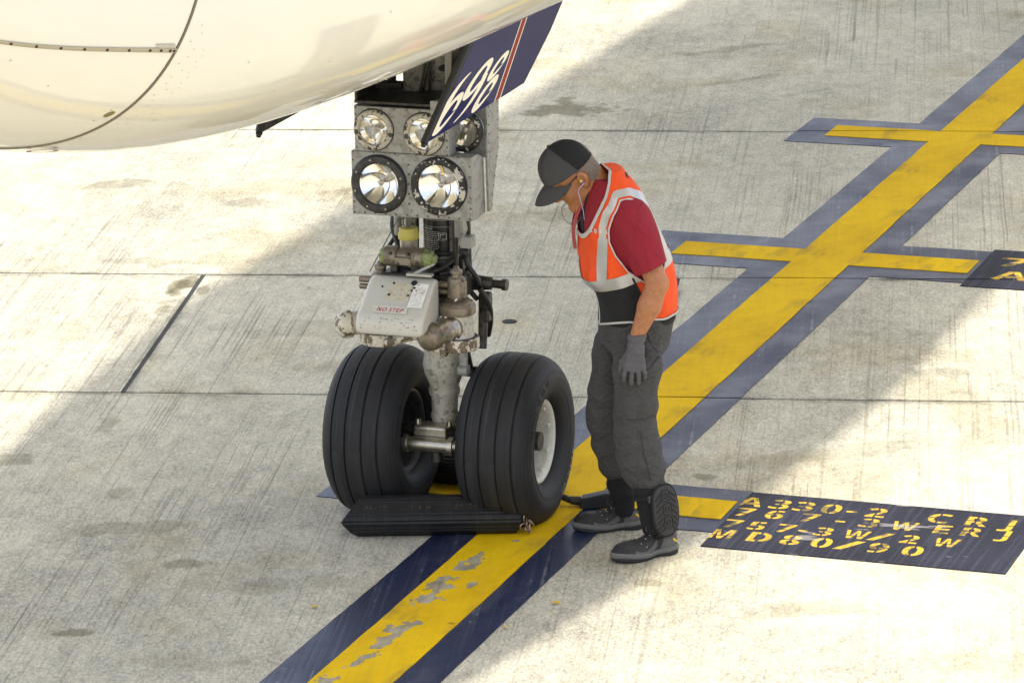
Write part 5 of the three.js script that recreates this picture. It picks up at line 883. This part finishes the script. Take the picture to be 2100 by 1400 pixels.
// hi-vis vest --------------------------------------------------------------
{
  const t0 = torso(0.0, 1.572);
  const f = (x, y, z) => t0(x, y, z) - 0.0026 * Math.sin(y * 30 + x * 55 + 5 * vn3(x * 6, y * 5, z * 6)) - 0.009 * (vn3(x * 8 + 3, y * 6, z * 8) - 0.5) * sm(1.5, 1.35, y);
  const skin = sdf(f, [-0.28, 0.9, -0.26], [0.23, 1.61, 0.26], 0.0078);
  const XE = [[1.25, -0.27], [1.30, -0.23], [1.38, -0.2], [1.466, -0.166], [1.53, -0.13], [1.57, -0.118], [1.62, -0.115]];
  const xe = (y) => { if (y < 1.25) return -0.27 - (1.25 - y) * 3; let k = 0; while (k < XE.length - 2 && y > XE[k + 1][0]) k++; const t = clamp((y - XE[k][0]) / (XE[k + 1][0] - XE[k][0]), 0, 1); return XE[k][1] + (XE[k + 1][1] - XE[k][1]) * t; };
  const AH = [[-0.096, 1.472], [-0.128, 1.42], [-0.142, 1.36], [-0.14, 1.31], [-0.117, 1.255], [-0.07, 1.19], [0.0, 1.14], [0.07, 1.14], [0.085, 1.2], [0.062, 1.28], [0.042, 1.35], [0.015, 1.41], [-0.025, 1.46], [-0.06, 1.477]];
  const poly = (P2, x, y) => { let d = 1e9, s = 1; for (let i = 0, j = P2.length - 1; i < P2.length; j = i++) { const a = P2[i], b = P2[j], ex = b[0] - a[0], ey = b[1] - a[1], wx = x - a[0], wy = y - a[1], t = clamp((wx * ex + wy * ey) / (ex * ex + ey * ey), 0, 1); d = Math.min(d, (wx - ex * t) ** 2 + (wy - ey * t) ** 2); const c1 = y >= a[1], c2 = y < b[1], c3 = ex * wy > ey * wx; if ((c1 && c2 && c3) || (!c1 && !c2 && !c3)) s = -s; } return s * Math.sqrt(d); };
  const Q = (g) => (x, y, z) => { const [xl, zl] = loc(x, z); return g(xl, y, zl, Math.abs(zl) > 0.06 ? poly(AH, xl, y) : 0.3); };
  const hem = (xl, zl) => 0.926 + 0.28 * Math.min(0.16, Math.abs(zl)) * sm(0.1, 0.0, xl) + 0.055 * sm(-0.02, 0.12, xl);
  const neck = (xl, y) => xl - xe(y), bandY = (xl) => 1.178 + 0.34 * xl;
  const cut = (list, push, from = skin) => { let g = from; list.forEach((c, k) => { g = clipGeo(g, Q(c), k === list.length - 1 ? push : 0); }); return g; };
  const base = cut([(x, y, z) => y - hem(x, z), (x, y) => neck(x, y), (x, y, z, s) => s], 0);
  part('vest', boxUV(base, 2), orange, man);
  const lower = (x, y) => bandY(x) - 0.026 - y;
  part('vest_panel', boxUV(cut([lower, (x, y) => -0.054 - x + 0.46 * (1.16 - y), (x, y, z) => y - hem(x, z)], 0.0016, base), 9), blackMesh, man);
  part('reflective_band', cut([(x, y) => y - bandY(x) + 0.026, (x, y) => bandY(x) + 0.026 - y], 0.0026, base), tapeMat, man);
  part('reflective_band', cut([(x, y, z, s) => s - 0.013, (x, y, z, s) => 0.038 - s, (x, y) => (x < -0.03 ? y - 1.318 - 0.0 : y - bandY(x)), (x, y, z) => Math.abs(z) - 0.06], 0.003, base), tapeMat, man);
  part('reflective_band', cut([(x) => x + 0.1825, (x) => -0.1495 - x, (x, y, z) => Math.abs(z) - 0.07, (x, y) => 1.325 - y, (x, y) => y - bandY(x)], 0.0034, base), tapeMat, man);
  const tr = (c) => cut(c, 0.0042, base);
  each('edge_binding', [tr([(x, y, z) => 0.0085 - (y - hem(x, z))]), tr([(x, y) => 0.0095 - neck(x, y), (x, y) => y - 1.2]), tr([(x, y, z, s) => 0.0055 - s]), tr([(x, y, z) => 0.011 - z, (x, y, z) => z + 0.011, (x, y) => -0.08 - x, (x, y) => 1.22 - y])], trim, man);
  part('side_cord', merge([tr([(x, y) => x + 0.057 - 0.46 * (1.16 - y), (x, y) => -0.047 - x + 0.46 * (1.16 - y), (x, y) => bandY(x) - y, (x, y, z) => z])]), std([0.012, 0.012, 0.012], 0.7), man);
  // small printing: a triangle and letters on the chest, letters across the back, a rubber badge at the nape
  const at = (xl, y, zl0) => { let r = 0.3; const tt = torAt(y), cc = (tt[0] + tt[1]) / 2, a = Math.atan2(zl0, xl - cc), X = Math.cos(a), Z = Math.sin(a); const un = (rr) => { const lx = X * rr + cc, lz = Z * rr; return [lx * cy + lz * sy, -lx * sy + lz * cy]; }; while (r > 0.02) { const [x, z] = un(r); if (f(x, y, z) < 0) break; r -= 0.002; } const [x, z] = un(r + 0.004), e = 0.004; const n = V(f(x + e, y, z) - f(x - e, y, z), f(x, y + e, z) - f(x, y - e, z), f(x, y, z + e) - f(x, y, z - e)).normalize(); return [V(x, y, z), n]; };
  const glyph = (g, xl, y, zl, roll = 0) => { const [p, n] = at(xl, y, zl), up = V(0, 1, 0).addScaledVector(n, -n.y).normalize(), rt = up.clone().cross(n); g.rotateZ(roll); return g.applyMatrix4(new THREE.Matrix4().makeBasis(rt, up, n).setPosition(p)); };
  const txt = (s, size) => new TextGeometry(s, { font, size, depth: 0.001, curveSegments: 2 });
  const pr = []; const tri = new THREE.ExtrudeGeometry(new THREE.Shape([[-0.009, -0.007], [0.009, -0.007], [0, 0.011]].map((p) => new THREE.Vector2(...p))), { depth: 0.001, bevelEnabled: false });
  pr.push(glyph(tri, -0.2, 1.352, 0.125)); 'DEL'.split('').forEach((c, k) => pr.push(glyph(txt(c, 0.016), -0.188 + k * 0.018, 1.345, 0.135 + k * 0.014)));
  'DELTA'.split('').forEach((c, k) => pr.push(glyph(txt(c, 0.028), 0.03, 1.46, 0.1 - k * 0.045))); 'RAMP'.split('').forEach((c, k) => 0);
  many('print', pr, std([0.62, 0.6, 0.55], 0.6), man);
  const [bp, bn] = at(-0.06, 1.552, 0.05); part('badge', aim(box(0.012, 0.004, 0.03, 0, 0, 0, 0.0015).rotateY(0.4), bp, bn), std([0.02, 0.02, 0.02], 0.5), man);
}
// gloves --------------------------------------------------------------------
function gloveGeo(w, mir) { // hangs from the wrist w, back of the hand to +z (or -z when mirrored)
  const pt = (x, y, z) => [w[0] + x, w[1] + y, w[2] + z * mir];
  const palm = [cone(pt(-0.004, -0.035, 0.0), pt(-0.034, -0.105, 0.004), 0.026, 0.02), cone(pt(0.006, -0.04, 0), pt(0.022, -0.108, 0.002), 0.026, 0.018), cone(pt(-0.006, -0.07, 0.004), pt(-0.008, -0.112, 0.006), 0.024, 0.02)];
  const cuff = cone(pt(0.004, 0.03, 0), pt(0.0, -0.035, 0), 0.0345, 0.0295), rim = cone(pt(0.006, 0.022, 0), pt(0.004, 0.012, 0), 0.038, 0.037);
  const fin = [[-0.041, 0.0092, 0.05, 0.066], [-0.016, 0.0098, 0.062, 0.082], [0.009, 0.0094, 0.058, 0.08], [0.031, 0.0082, 0.045, 0.062]].map(([x, r, a, b], k) => { const tilt = x * 0.12; return chain([[...pt(x * 0.92, -0.106, 0.004), r + 0.001], [...pt(x + tilt, -0.106 - a * 0.62, 0.008), r], [...pt(x + tilt * 1.4, -0.106 - a * 0.98, -0.006), r * 0.95], [...pt(x + tilt * 1.2, -0.106 - b, -0.024), r * 0.86]], 0.004); });
  const th = chain([[...pt(-0.028, -0.062, -0.008), 0.0155], [...pt(-0.052, -0.095, -0.018), 0.0125], [...pt(-0.058, -0.128, -0.026), 0.0108], [...pt(-0.052, -0.148, -0.03), 0.0095]], 0.006);
  const f = (x, y, z) => { let d = smin(smin(palm[0](x, y, z), palm[1](x, y, z), 0.02), palm[2](x, y, z), 0.02); const zz = (z - w[2]); d = Math.max(d, Math.abs(zz) - 0.021); d = smin(d, cuff(x, y, z), 0.016); d = smin(d, th(x, y, z), 0.01); let e = 1; for (const g of fin) e = Math.min(e, g(x, y, z)); d = smin(d, e, 0.005); d = smin(d, rim(x, y, z), 0.004); return Math.max(d, y - (w[1] + 0.024)) - 0.0009 * Math.sin(y * 240 + 40 * x); };
  return boxUV(sdf(f, pt(-0.095, -0.21, mir > 0 ? -0.06 : 0.06).map((v, k) => (k === 2 ? Math.min(w[2] - 0.06, w[2] + 0.06) : v)), [w[0] + 0.07, w[1] + 0.05, w[2] + 0.06], 0.0034), 14);
}
part('glove', gloveGeo([WR[0], WR[1] - 0.005, WR[2]], 1), glove, man);
part('glove', gloveGeo([WR2[0], WR2[1] - 0.005, WR2[2]], -1), glove, man);
// cap, glasses, ear plug ------------------------------------------------------
{
  const g = new THREE.SphereGeometry(1, 96, 64), p = g.attributes.position;
  for (let i = 0; i < p.count; i++) { let x = p.getX(i), y = p.getY(i), z = p.getZ(i); const fr = x > 0 ? 0.119 : 0.106; const a = Math.atan2(z, x), pan = 1 + 0.012 * Math.abs(Math.sin(a * 3)) * (1 - y); p.setXYZ(i, (0.006 + x * fr * pan), 0.052 + (y > 0 ? Math.pow(y, 0.94) : y) * 0.117 + (x > 0 ? 0.014 * x * Math.max(0, y) : 0), z * 0.09 * pan); }
  g.computeVertexNormals();
  const rim = (f, u) => u - (0.046 + 0.1 * f);
  const dome = clipGeo(g, (f, u) => rim(f, u));
  const M = (geo) => { geo = geo.index ? geo.toNonIndexed() : geo; for (const k of Object.keys(geo.attributes)) { const A = geo.attributes[k], n = A.itemSize; for (let i = 0; i < A.count; i += 3) for (let c = 0; c < n; c++) { const t = A.array[(i + 1) * n + c]; A.array[(i + 1) * n + c] = A.array[(i + 2) * n + c]; A.array[(i + 2) * n + c] = t; } } return geo.applyMatrix4(headM); };
  part('cap_front', boxUV(M(clipGeo(dome, (f, u, l) => f - 0.0 - 0.02 * (u - 0.1) / 0.1)), 10), capGrey, man);
  part('cap_back', boxUV(M(clipGeo(dome, (f, u, l) => -(f - 0.0 - 0.02 * (u - 0.1) / 0.1))), 10), capBlack, man);
  // sweatband edge, button and the seam between the front panels
  const rimPts = []; for (let k = 0; k <= 60; k++) { const a = k / 60 * Math.PI * 2, c = Math.cos(a), s = Math.sin(a); const f = 0.006 + c * (c > 0 ? 0.1185 : 0.1055); rimPts.push([f, 0.0465 + 0.1 * f, s * 0.0895]); }
  many('cap_seam', [M(merge([tube(rimPts, 0.0018, 80, 6), tube([[0.12, 0.09, 0.032], [0.095, 0.135, 0.036], [0.05, 0.165, 0.025], [0.01, 0.176, 0.004]], 0.0011, 24, 5), tube([[0.0, 0.176, 0], [0.005, 0.165, 0.035], [0.004, 0.12, 0.075], [0.0, 0.05, 0.0905]], 0.0011, 24, 5)]))], std([0.02, 0.02, 0.02], 0.9), man);
  part('cap_button', M(new THREE.SphereGeometry(0.007, 14, 10).scale(1, 0.5, 1).translate(0.01, 0.1755, 0)), capGrey, man);
  // brim: curved sheet with thickness
  const nx = 26, ny = 12, pos = [], ind = [];
  const bp = (i, j, lo) => { const a = (i / nx - 0.5) * 2.5, r = j / ny, c = Math.cos(a), s = Math.sin(a), Lb = 0.082 * Math.pow(Math.max(0, Math.cos(a * 0.98)), 0.5); const f = 0.004 + c * 0.119 + r * Lb, l = s * 0.089 * (1 + 0.05 * r * c); const droop = 0.034 * Math.pow(l / 0.08, 2) + 0.17 * (f - 0.1) * r * r + 0.004 * r; return [f, 0.0575 + 0.006 * c - droop - 0.012 * r - (lo ? 0.0028 : 0), l]; };
  for (const lo of [0, 1]) for (let j = 0; j <= ny; j++) for (let i = 0; i <= nx; i++) pos.push(...bp(i, j, lo));
  const id = (i, j, lo) => lo * (nx + 1) * (ny + 1) + j * (nx + 1) + i;
  for (let j = 0; j < ny; j++) for (let i = 0; i < nx; i++) { ind.push(id(i, j, 0), id(i + 1, j, 0), id(i, j + 1, 0), id(i + 1, j, 0), id(i + 1, j + 1, 0), id(i, j + 1, 0)); ind.push(id(i, j, 1), id(i, j + 1, 1), id(i + 1, j, 1), id(i + 1, j, 1), id(i, j + 1, 1), id(i + 1, j + 1, 1)); }
  for (let i = 0; i < nx; i++) ind.push(id(i, ny, 0), id(i + 1, ny, 0), id(i, ny, 1), id(i + 1, ny, 0), id(i + 1, ny, 1), id(i, ny, 1));
  const bg = new THREE.BufferGeometry(); bg.setAttribute('position', new THREE.Float32BufferAttribute(pos, 3)); bg.setIndex(ind); bg.computeVertexNormals(); part('cap_brim', boxUV(M(bg), 10), capGrey, man);
  const gl = grp('sunglasses', man); const fr = std([0.012, 0.012, 0.013], 0.3);
  part('temple', M(merge([tube([[0.092, 0.024, 0.068], [0.05, 0.024, 0.079], [0.0, 0.026, 0.0825], [-0.018, 0.014, 0.082]], 0.0028, 20, 6), tube([[0.092, 0.024, -0.068], [0.05, 0.024, -0.079], [0.0, 0.026, -0.0825]], 0.0028, 20, 6)])), fr, gl);
  for (const s of [1, -1]) part('glass', M(new THREE.SphereGeometry(1, 20, 14).scale(0.012, 0.02, 0.034).rotateY(s * -0.45).translate(0.104, 0.016, s * 0.036)), phys([0.01, 0.01, 0.012], 0.08), gl);
  const ep = grp('ear_plug', man);
  part('plug', M(merge([new THREE.SphereGeometry(0.0062, 14, 10).translate(0.008, 0.004, 0.09)])), std([0.65, 0.55, 0.06], 0.5), ep);
  part('stem', M(rod(V(0.008, 0.002, 0.092), V(0.004, -0.008, 0.1), 0.0032, 0.0028, 10)), std([0.12, 0.1, 0.45], 0.5), ep);
  const a = hd(0.004, -0.008, 0.1), b = [-0.218, 1.47, 0.098], c = [-0.205, 1.42, 0.1], d = [-0.2, 1.375, 0.09];
  part('cord', tube([a, [-0.222, 1.5, 0.102], b, c, d], 0.0017, 40, 6), std([0.5, 0.42, 0.62], 0.5), ep);
  part('cord', tube([hd(0.06, -0.085, -0.05), [-0.285, 1.4, -0.04], [-0.285, 1.37, -0.02], [-0.265, 1.345, 0.0], [-0.235, 1.345, 0.02], [-0.21, 1.38, 0.06]], 0.0014, 40, 6), std([0.16, 0.16, 0.17], 0.5), ep);
}
const each0 = (name, list, mat) => list.map((g) => part(name, g, mat, man));
// lanyard: flat dotted strap round the neck
{
  const dotsT = canvasTex(64, 512, (c, w, h) => { c.fillStyle = '#98060f'; c.fillRect(0, 0, w, h); c.fillStyle = '#efe6d8'; for (let y = 6; y < h; y += 13) for (let x = 8; x < w; x += 16) { c.beginPath(); c.arc(x + ((y / 13) & 1 ? 0 : 6), y, 2.4, 0, 7); c.fill(); } });
  const g = []; for (const s of [1, -1]) {
    const c = new THREE.CatmullRomCurve3([[-0.1, 1.53, s * 0.06], [-0.16, 1.475, s * 0.066], [-0.212, 1.42, s * 0.05], [-0.236, 1.36, s * 0.036], [-0.242, 1.3, s * 0.026], [-0.236, 1.24, s * 0.018]].map((p) => V(...p))), n = 40, pos = [], uv = [], ind = [];
    for (let k = 0; k <= n; k++) { const p = c.getPoint(k / n), t = c.getTangent(k / n), side = V(0.8, 0, s * 0.75); side.addScaledVector(t, -side.dot(t)).normalize(); for (const [o, th] of [[-0.0085, 0], [0.0085, 0], [0.0085, 0.0015], [-0.0085, 0.0015]]) { const q = p.clone().addScaledVector(side, o).add(V(-th, 0, 0)); pos.push(q.x, q.y, q.z); uv.push(o > 0 ? 1 : 0, k / n); } }
    for (let k = 0; k < n; k++) for (let m = 0; m < 4; m++) { const a = k * 4 + m, b = k * 4 + (m + 1) % 4; ind.push(a, b, a + 4, b, b + 4, a + 4); }
    const q = new THREE.BufferGeometry(); q.setAttribute('position', new THREE.Float32BufferAttribute(pos, 3)); q.setAttribute('uv', new THREE.Float32BufferAttribute(uv, 2)); q.setIndex(ind); q.computeVertexNormals(); g.push(q);
  }
  each0('lanyard', g, std([1, 1, 1], 0.6, 0, { map: dotsT }));
}
// shoes, socks, knee pad ---------------------------------------------------------
const shoeUpper = cloth([0.03, 0.029, 0.028], 0.6, 21, 0.4, 0.0012), shoeGrey = cloth([0.115, 0.11, 0.1], 0.75, 22, 0.3), sole = std([0.13, 0.126, 0.114], 0.7), outsole = std([0.014, 0.013, 0.013], 0.7), lace = std([0.045, 0.04, 0.034], 0.7), amber = std([0.6, 0.36, 0.02], 0.5), sockM = cloth([0.009, 0.009, 0.0095], 0.95, 24, 0.2);
function shoe(x, z, turn, label) { // origin under the ankle, toe towards -x
  const s = grp('shoe', man); s.position.set(x, 0, z); s.rotation.y = turn; tag(s, label);
  const out = (px) => { const t = clamp((0.075 - px) / 0.285, 0, 1); return [0.034 + 0.02 * sm(0.25, 0.72, t) - 0.012 * sm(0.5, 0.35, t) * sm(0.15, 0.3, t), t]; };
  const foot = (px, pz, grow) => { const X0 = 0.078 + grow, X1 = -0.212 - grow, xm = (X0 + X1) / 2, [hw] = out(px); const ex = Math.abs((px - xm) / ((X0 - X1) / 2)), cz = 0.01 * sm(0.0, -0.2, px); const w = (hw + grow) * Math.pow(Math.max(0.0001, 1 - Math.pow(ex, 3.6)), 0.5); return Math.max(Math.abs(pz - cz) - w, ex - 1 > 0 ? (ex - 1) * 0.14 : -1); };
  const top = (px) => { const t = clamp((0.078 - px) / 0.29, 0, 1); return 0.078 + 0.052 * sm(0.6, 0.28, t) - 0.012 * sm(0.8, 1, t) - 0.008 * sm(0.3, 0.12, t) + 0.022 * sm(0.1, 0, t); };
  const up = (px, y, pz) => { const T = top(px), g = -0.02 * Math.pow(clamp((y - 0.03) / (T - 0.03), 0, 1.3), 2.2) * (px < -0.05 ? 1 : 0.5); let d = smax(foot(px, pz, g - 0.001), y - T, 0.022); d = Math.max(d, 0.022 - y); const hole = Math.max(Math.hypot((px - 0.008) / 1.45, pz) - 0.034, 0.08 - y); return smax(d, -hole, 0.008); };
  const U1 = sdf(up, [-0.235, 0.0, -0.075], [0.1, 0.165, 0.085], 0.0048);
  part('upper', boxUV(clipGeo(U1, (a, b) => 0.0 - a + 0.35 * (b - 0.05)), 8), shoeUpper, s);
  part('heel_cup', boxUV(clipGeo(U1, (a, b) => -(0.0 - a + 0.35 * (b - 0.05)), 0.0008), 8), shoeGrey, s);
  part('toe_cap', boxUV(clipGeo(clipGeo(U1, (a, b, c) => -0.155 - a - 0.6 * Math.max(0, 0.05 - b) * 0.4), (a, b) => 0.058 - b + 0.25 * (-0.15 - a), 0.0022), 8), outsole, s);
  part('overlay', boxUV(clipGeo(U1, (a, b, c) => Math.min(0.014 - Math.abs(Math.sin(a * 24 + 0.6) * 0.03 + 0.056 - b), -0.02 - a, a + 0.13), 0.0016), 8), shoeGrey, s);
  const rock = (px) => 0.010 * sm(-0.12, -0.21, px) + 0.004 * sm(0.04, 0.08, px);
  part('sole', sdf((a, b, c) => smax(foot(a, c, 0.006), Math.abs(b - 0.024 - rock(a) * 0.8 - 0.004 * Math.sin(a * 30)) - 0.0115, 0.008), [-0.24, -0.002, -0.085], [0.105, 0.06, 0.095], 0.0048), sole, s);
  part('outsole', sdf((a, b, c) => smax(foot(a, c, 0.004), Math.abs(b - 0.0085 - rock(a)) - 0.0085, 0.005), [-0.24, -0.006, -0.085], [0.105, 0.045, 0.095], 0.0048), outsole, s);
  const lc = []; for (let k = 0; k < 5; k++) { const a = -0.115 + k * 0.021, y = top(a) + 0.002; lc.push(tube([[a, y - 0.022, -0.028], [a + 0.008, y + 0.002, 0], [a, y - 0.02, 0.036]], 0.0026, 14, 5), tube([[a + 0.014, y - 0.016, -0.026], [a + 0.004, y + 0.004, 0.004], [a - 0.006, y - 0.02, 0.036]], 0.0024, 14, 5)); }
  lc.push(tube([[-0.05, 0.13, 0.004], [-0.065, 0.138, 0.02], [-0.07, 0.118, 0.034], [-0.058, 0.12, 0.02]], 0.0026, 18, 5), tube([[-0.05, 0.13, 0.004], [-0.05, 0.12, -0.01], [-0.06, 0.1, 0.0], [-0.07, 0.08, 0.036], [-0.075, 0.06, 0.046]], 0.0026, 18, 5));
  many('lace', lc, lace, s); const tips = [[-0.075, 0.058, 0.047], [-0.095, 0.072, 0.037], [-0.075, 0.088, 0.033], [-0.055, 0.1, 0.028]]; many('eyelet', tips.map((p) => new THREE.SphereGeometry(0.0028, 8, 6).translate(...p)), std([0.5, 0.48, 0.42], 0.4, 0.5), s);
  each('emblem', [aim(new THREE.SphereGeometry(1, 16, 8).scale(0.0115, 0.0016, 0.0055).rotateY(-0.5), V(0.052, 0.068, 0.037), V(0.25, 0.3, 1)), new THREE.SphereGeometry(1, 8, 6).scale(0.004, 0.004, 0.002).translate(-0.17, 0.024, 0.052)], amber, s);
  part('pull_tab', box(0.008, 0.036, 0.02, 0.072, 0.135, 0, 0.003), outsole, s);
}
shoe(0.084, 0.168, 0.37, 'near black and grey work shoe turned towards the camera'); shoe(-0.046, -0.185, 0.03, 'far black and grey work shoe beside the tyre');
{
  const so = chain([[0.05, 0.33, 0.145, 0.05], [0.07, 0.2, 0.16, 0.046], [0.078, 0.1, 0.167, 0.037]], 0.02), s2 = chain([[-0.056, 0.25, -0.16, 0.05], [-0.05, 0.17, -0.172, 0.05], [-0.046, 0.08, -0.184, 0.042]], 0.02);
  part('sock', boxUV(sdf((x, y, z) => Math.max(so(x, y, z), 0.06 - y), [-0.02, 0.05, 0.08], [0.15, 0.4, 0.24], 0.006), 9), sockM, man);
  part('sock', boxUV(sdf((x, y, z) => Math.max(s2(x, y, z), 0.06 - y), [-0.13, 0.05, -0.25], [0.03, 0.32, -0.08], 0.006), 9), sockM, man);
  const w = chain([[-0.062, 0.24, -0.158, 0.06], [-0.055, 0.165, -0.168, 0.056]], 0.02); part('leg_wrap', boxUV(sdf((x, y, z) => Math.max(w(x, y, z) - 0.004 * Math.sin(y * 90 + x * 30), 0.15 + 0.2 * x - y, y - 0.26), [-0.15, 0.12, -0.25], [0.03, 0.3, -0.07], 0.006), 9), sockM, man);
  part('sock_mark', new THREE.SphereGeometry(1, 14, 8).scale(0.02, 0.009, 0.003).rotateY(0.4).translate(0.09, 0.108, 0.206), std([0.35, 0.36, 0.12], 0.8), man);
  // knee pad slid down to the ankle: shell, rim, chevron ribs
  const kp = tag(grp('knee_pad', man), 'black ribbed knee pad slid down to the near ankle'); kp.position.set(0.094, 0.2, 0.192); kp.rotation.set(-0.12, 0.62, 0.12);
  const shell = (a, b) => { const e = Math.pow(Math.pow(Math.abs(a / 0.062), 2.6) + Math.pow(Math.abs(b / 0.104), 2.6), 1 / 2.6); return e; };
  const zAt = (a, b) => 0.03 - 2.6 * a * a - 0.9 * b * b;
  part('shell', sdf((a, b, c) => { const e = shell(a, b); return Math.max((e - 1) * 0.06, Math.abs(c - zAt(a, b)) - 0.009); }, [-0.075, -0.115, -0.02], [0.075, 0.115, 0.05], 0.0045), std([0.03, 0.028, 0.026], 0.7), kp);
  const rimP = []; for (let k = 0; k < 40; k++) { const t = k / 40 * 6.283, c = Math.cos(t), s = Math.sin(t), a = 0.063 * Math.sign(c) * Math.pow(Math.abs(c), 0.77), b = 0.105 * Math.sign(s) * Math.pow(Math.abs(s), 0.77); rimP.push(V(a, b, zAt(a, b) + 0.002)); }
  part('rim', new THREE.TubeGeometry(new THREE.CatmullRomCurve3(rimP, true), 80, 0.0055, 8, true), sockM, kp);
  const ribs = []; const on = (a, b) => [a, b, zAt(a, b) + 0.0095]; const dark = [];
  for (let k = 0; k < 7; k++) { const b = 0.068 - k * 0.024; dark.push(tube([on(-0.05, b - 0.02), on(-0.03, b - 0.002), on(-0.017, b + 0.006)], 0.0034, 14, 6), tube([on(0.05, b - 0.02), on(0.032, b - 0.002), on(0.02, b + 0.006)], 0.0034, 14, 6)); }
  for (const b of [0.06, 0.005, -0.05]) { dark.push(tube([on(-0.018, b + 0.02), on(-0.013, b + 0.024), on(0.014, b + 0.024), on(0.02, b - 0.016), on(-0.02, b - 0.016), on(-0.018, b + 0.02)], 0.0026, 30, 6), tube([on(-0.007, b + 0.01), on(0.007, b + 0.01), on(0.008, b - 0.006), on(-0.008, b - 0.006), on(-0.007, b + 0.01)], 0.0026, 20, 6)); }
  many('groove_line', dark, std([0.014, 0.013, 0.013], 0.8), kp);
  part('strap', tube([[0.06, 0.055, 0.01], [0.03, 0.05, -0.09], [-0.04, 0.05, -0.105], [-0.085, 0.055, -0.05], [-0.062, 0.06, 0.012]], 0.009, 40, 8), sockM, kp);
  part('buckle', box(0.022, 0.03, 0.012, -0.062, 0.058, 0.012, 0.004), std([0.03, 0.03, 0.03], 0.35), kp);
  part('neoprene_sleeve', boxUV(sdf((x, y, z) => { const d = cone([-0.03, 0.1, -0.045], [-0.02, -0.09, -0.035], 0.055, 0.05)(x, y, z); return Math.max(d, y - 0.1, -0.095 - y); }, [-0.11, -0.12, -0.12], [0.06, 0.13, 0.04], 0.006), 9), sockM, kp);
}
renderer.render(scene, camera);
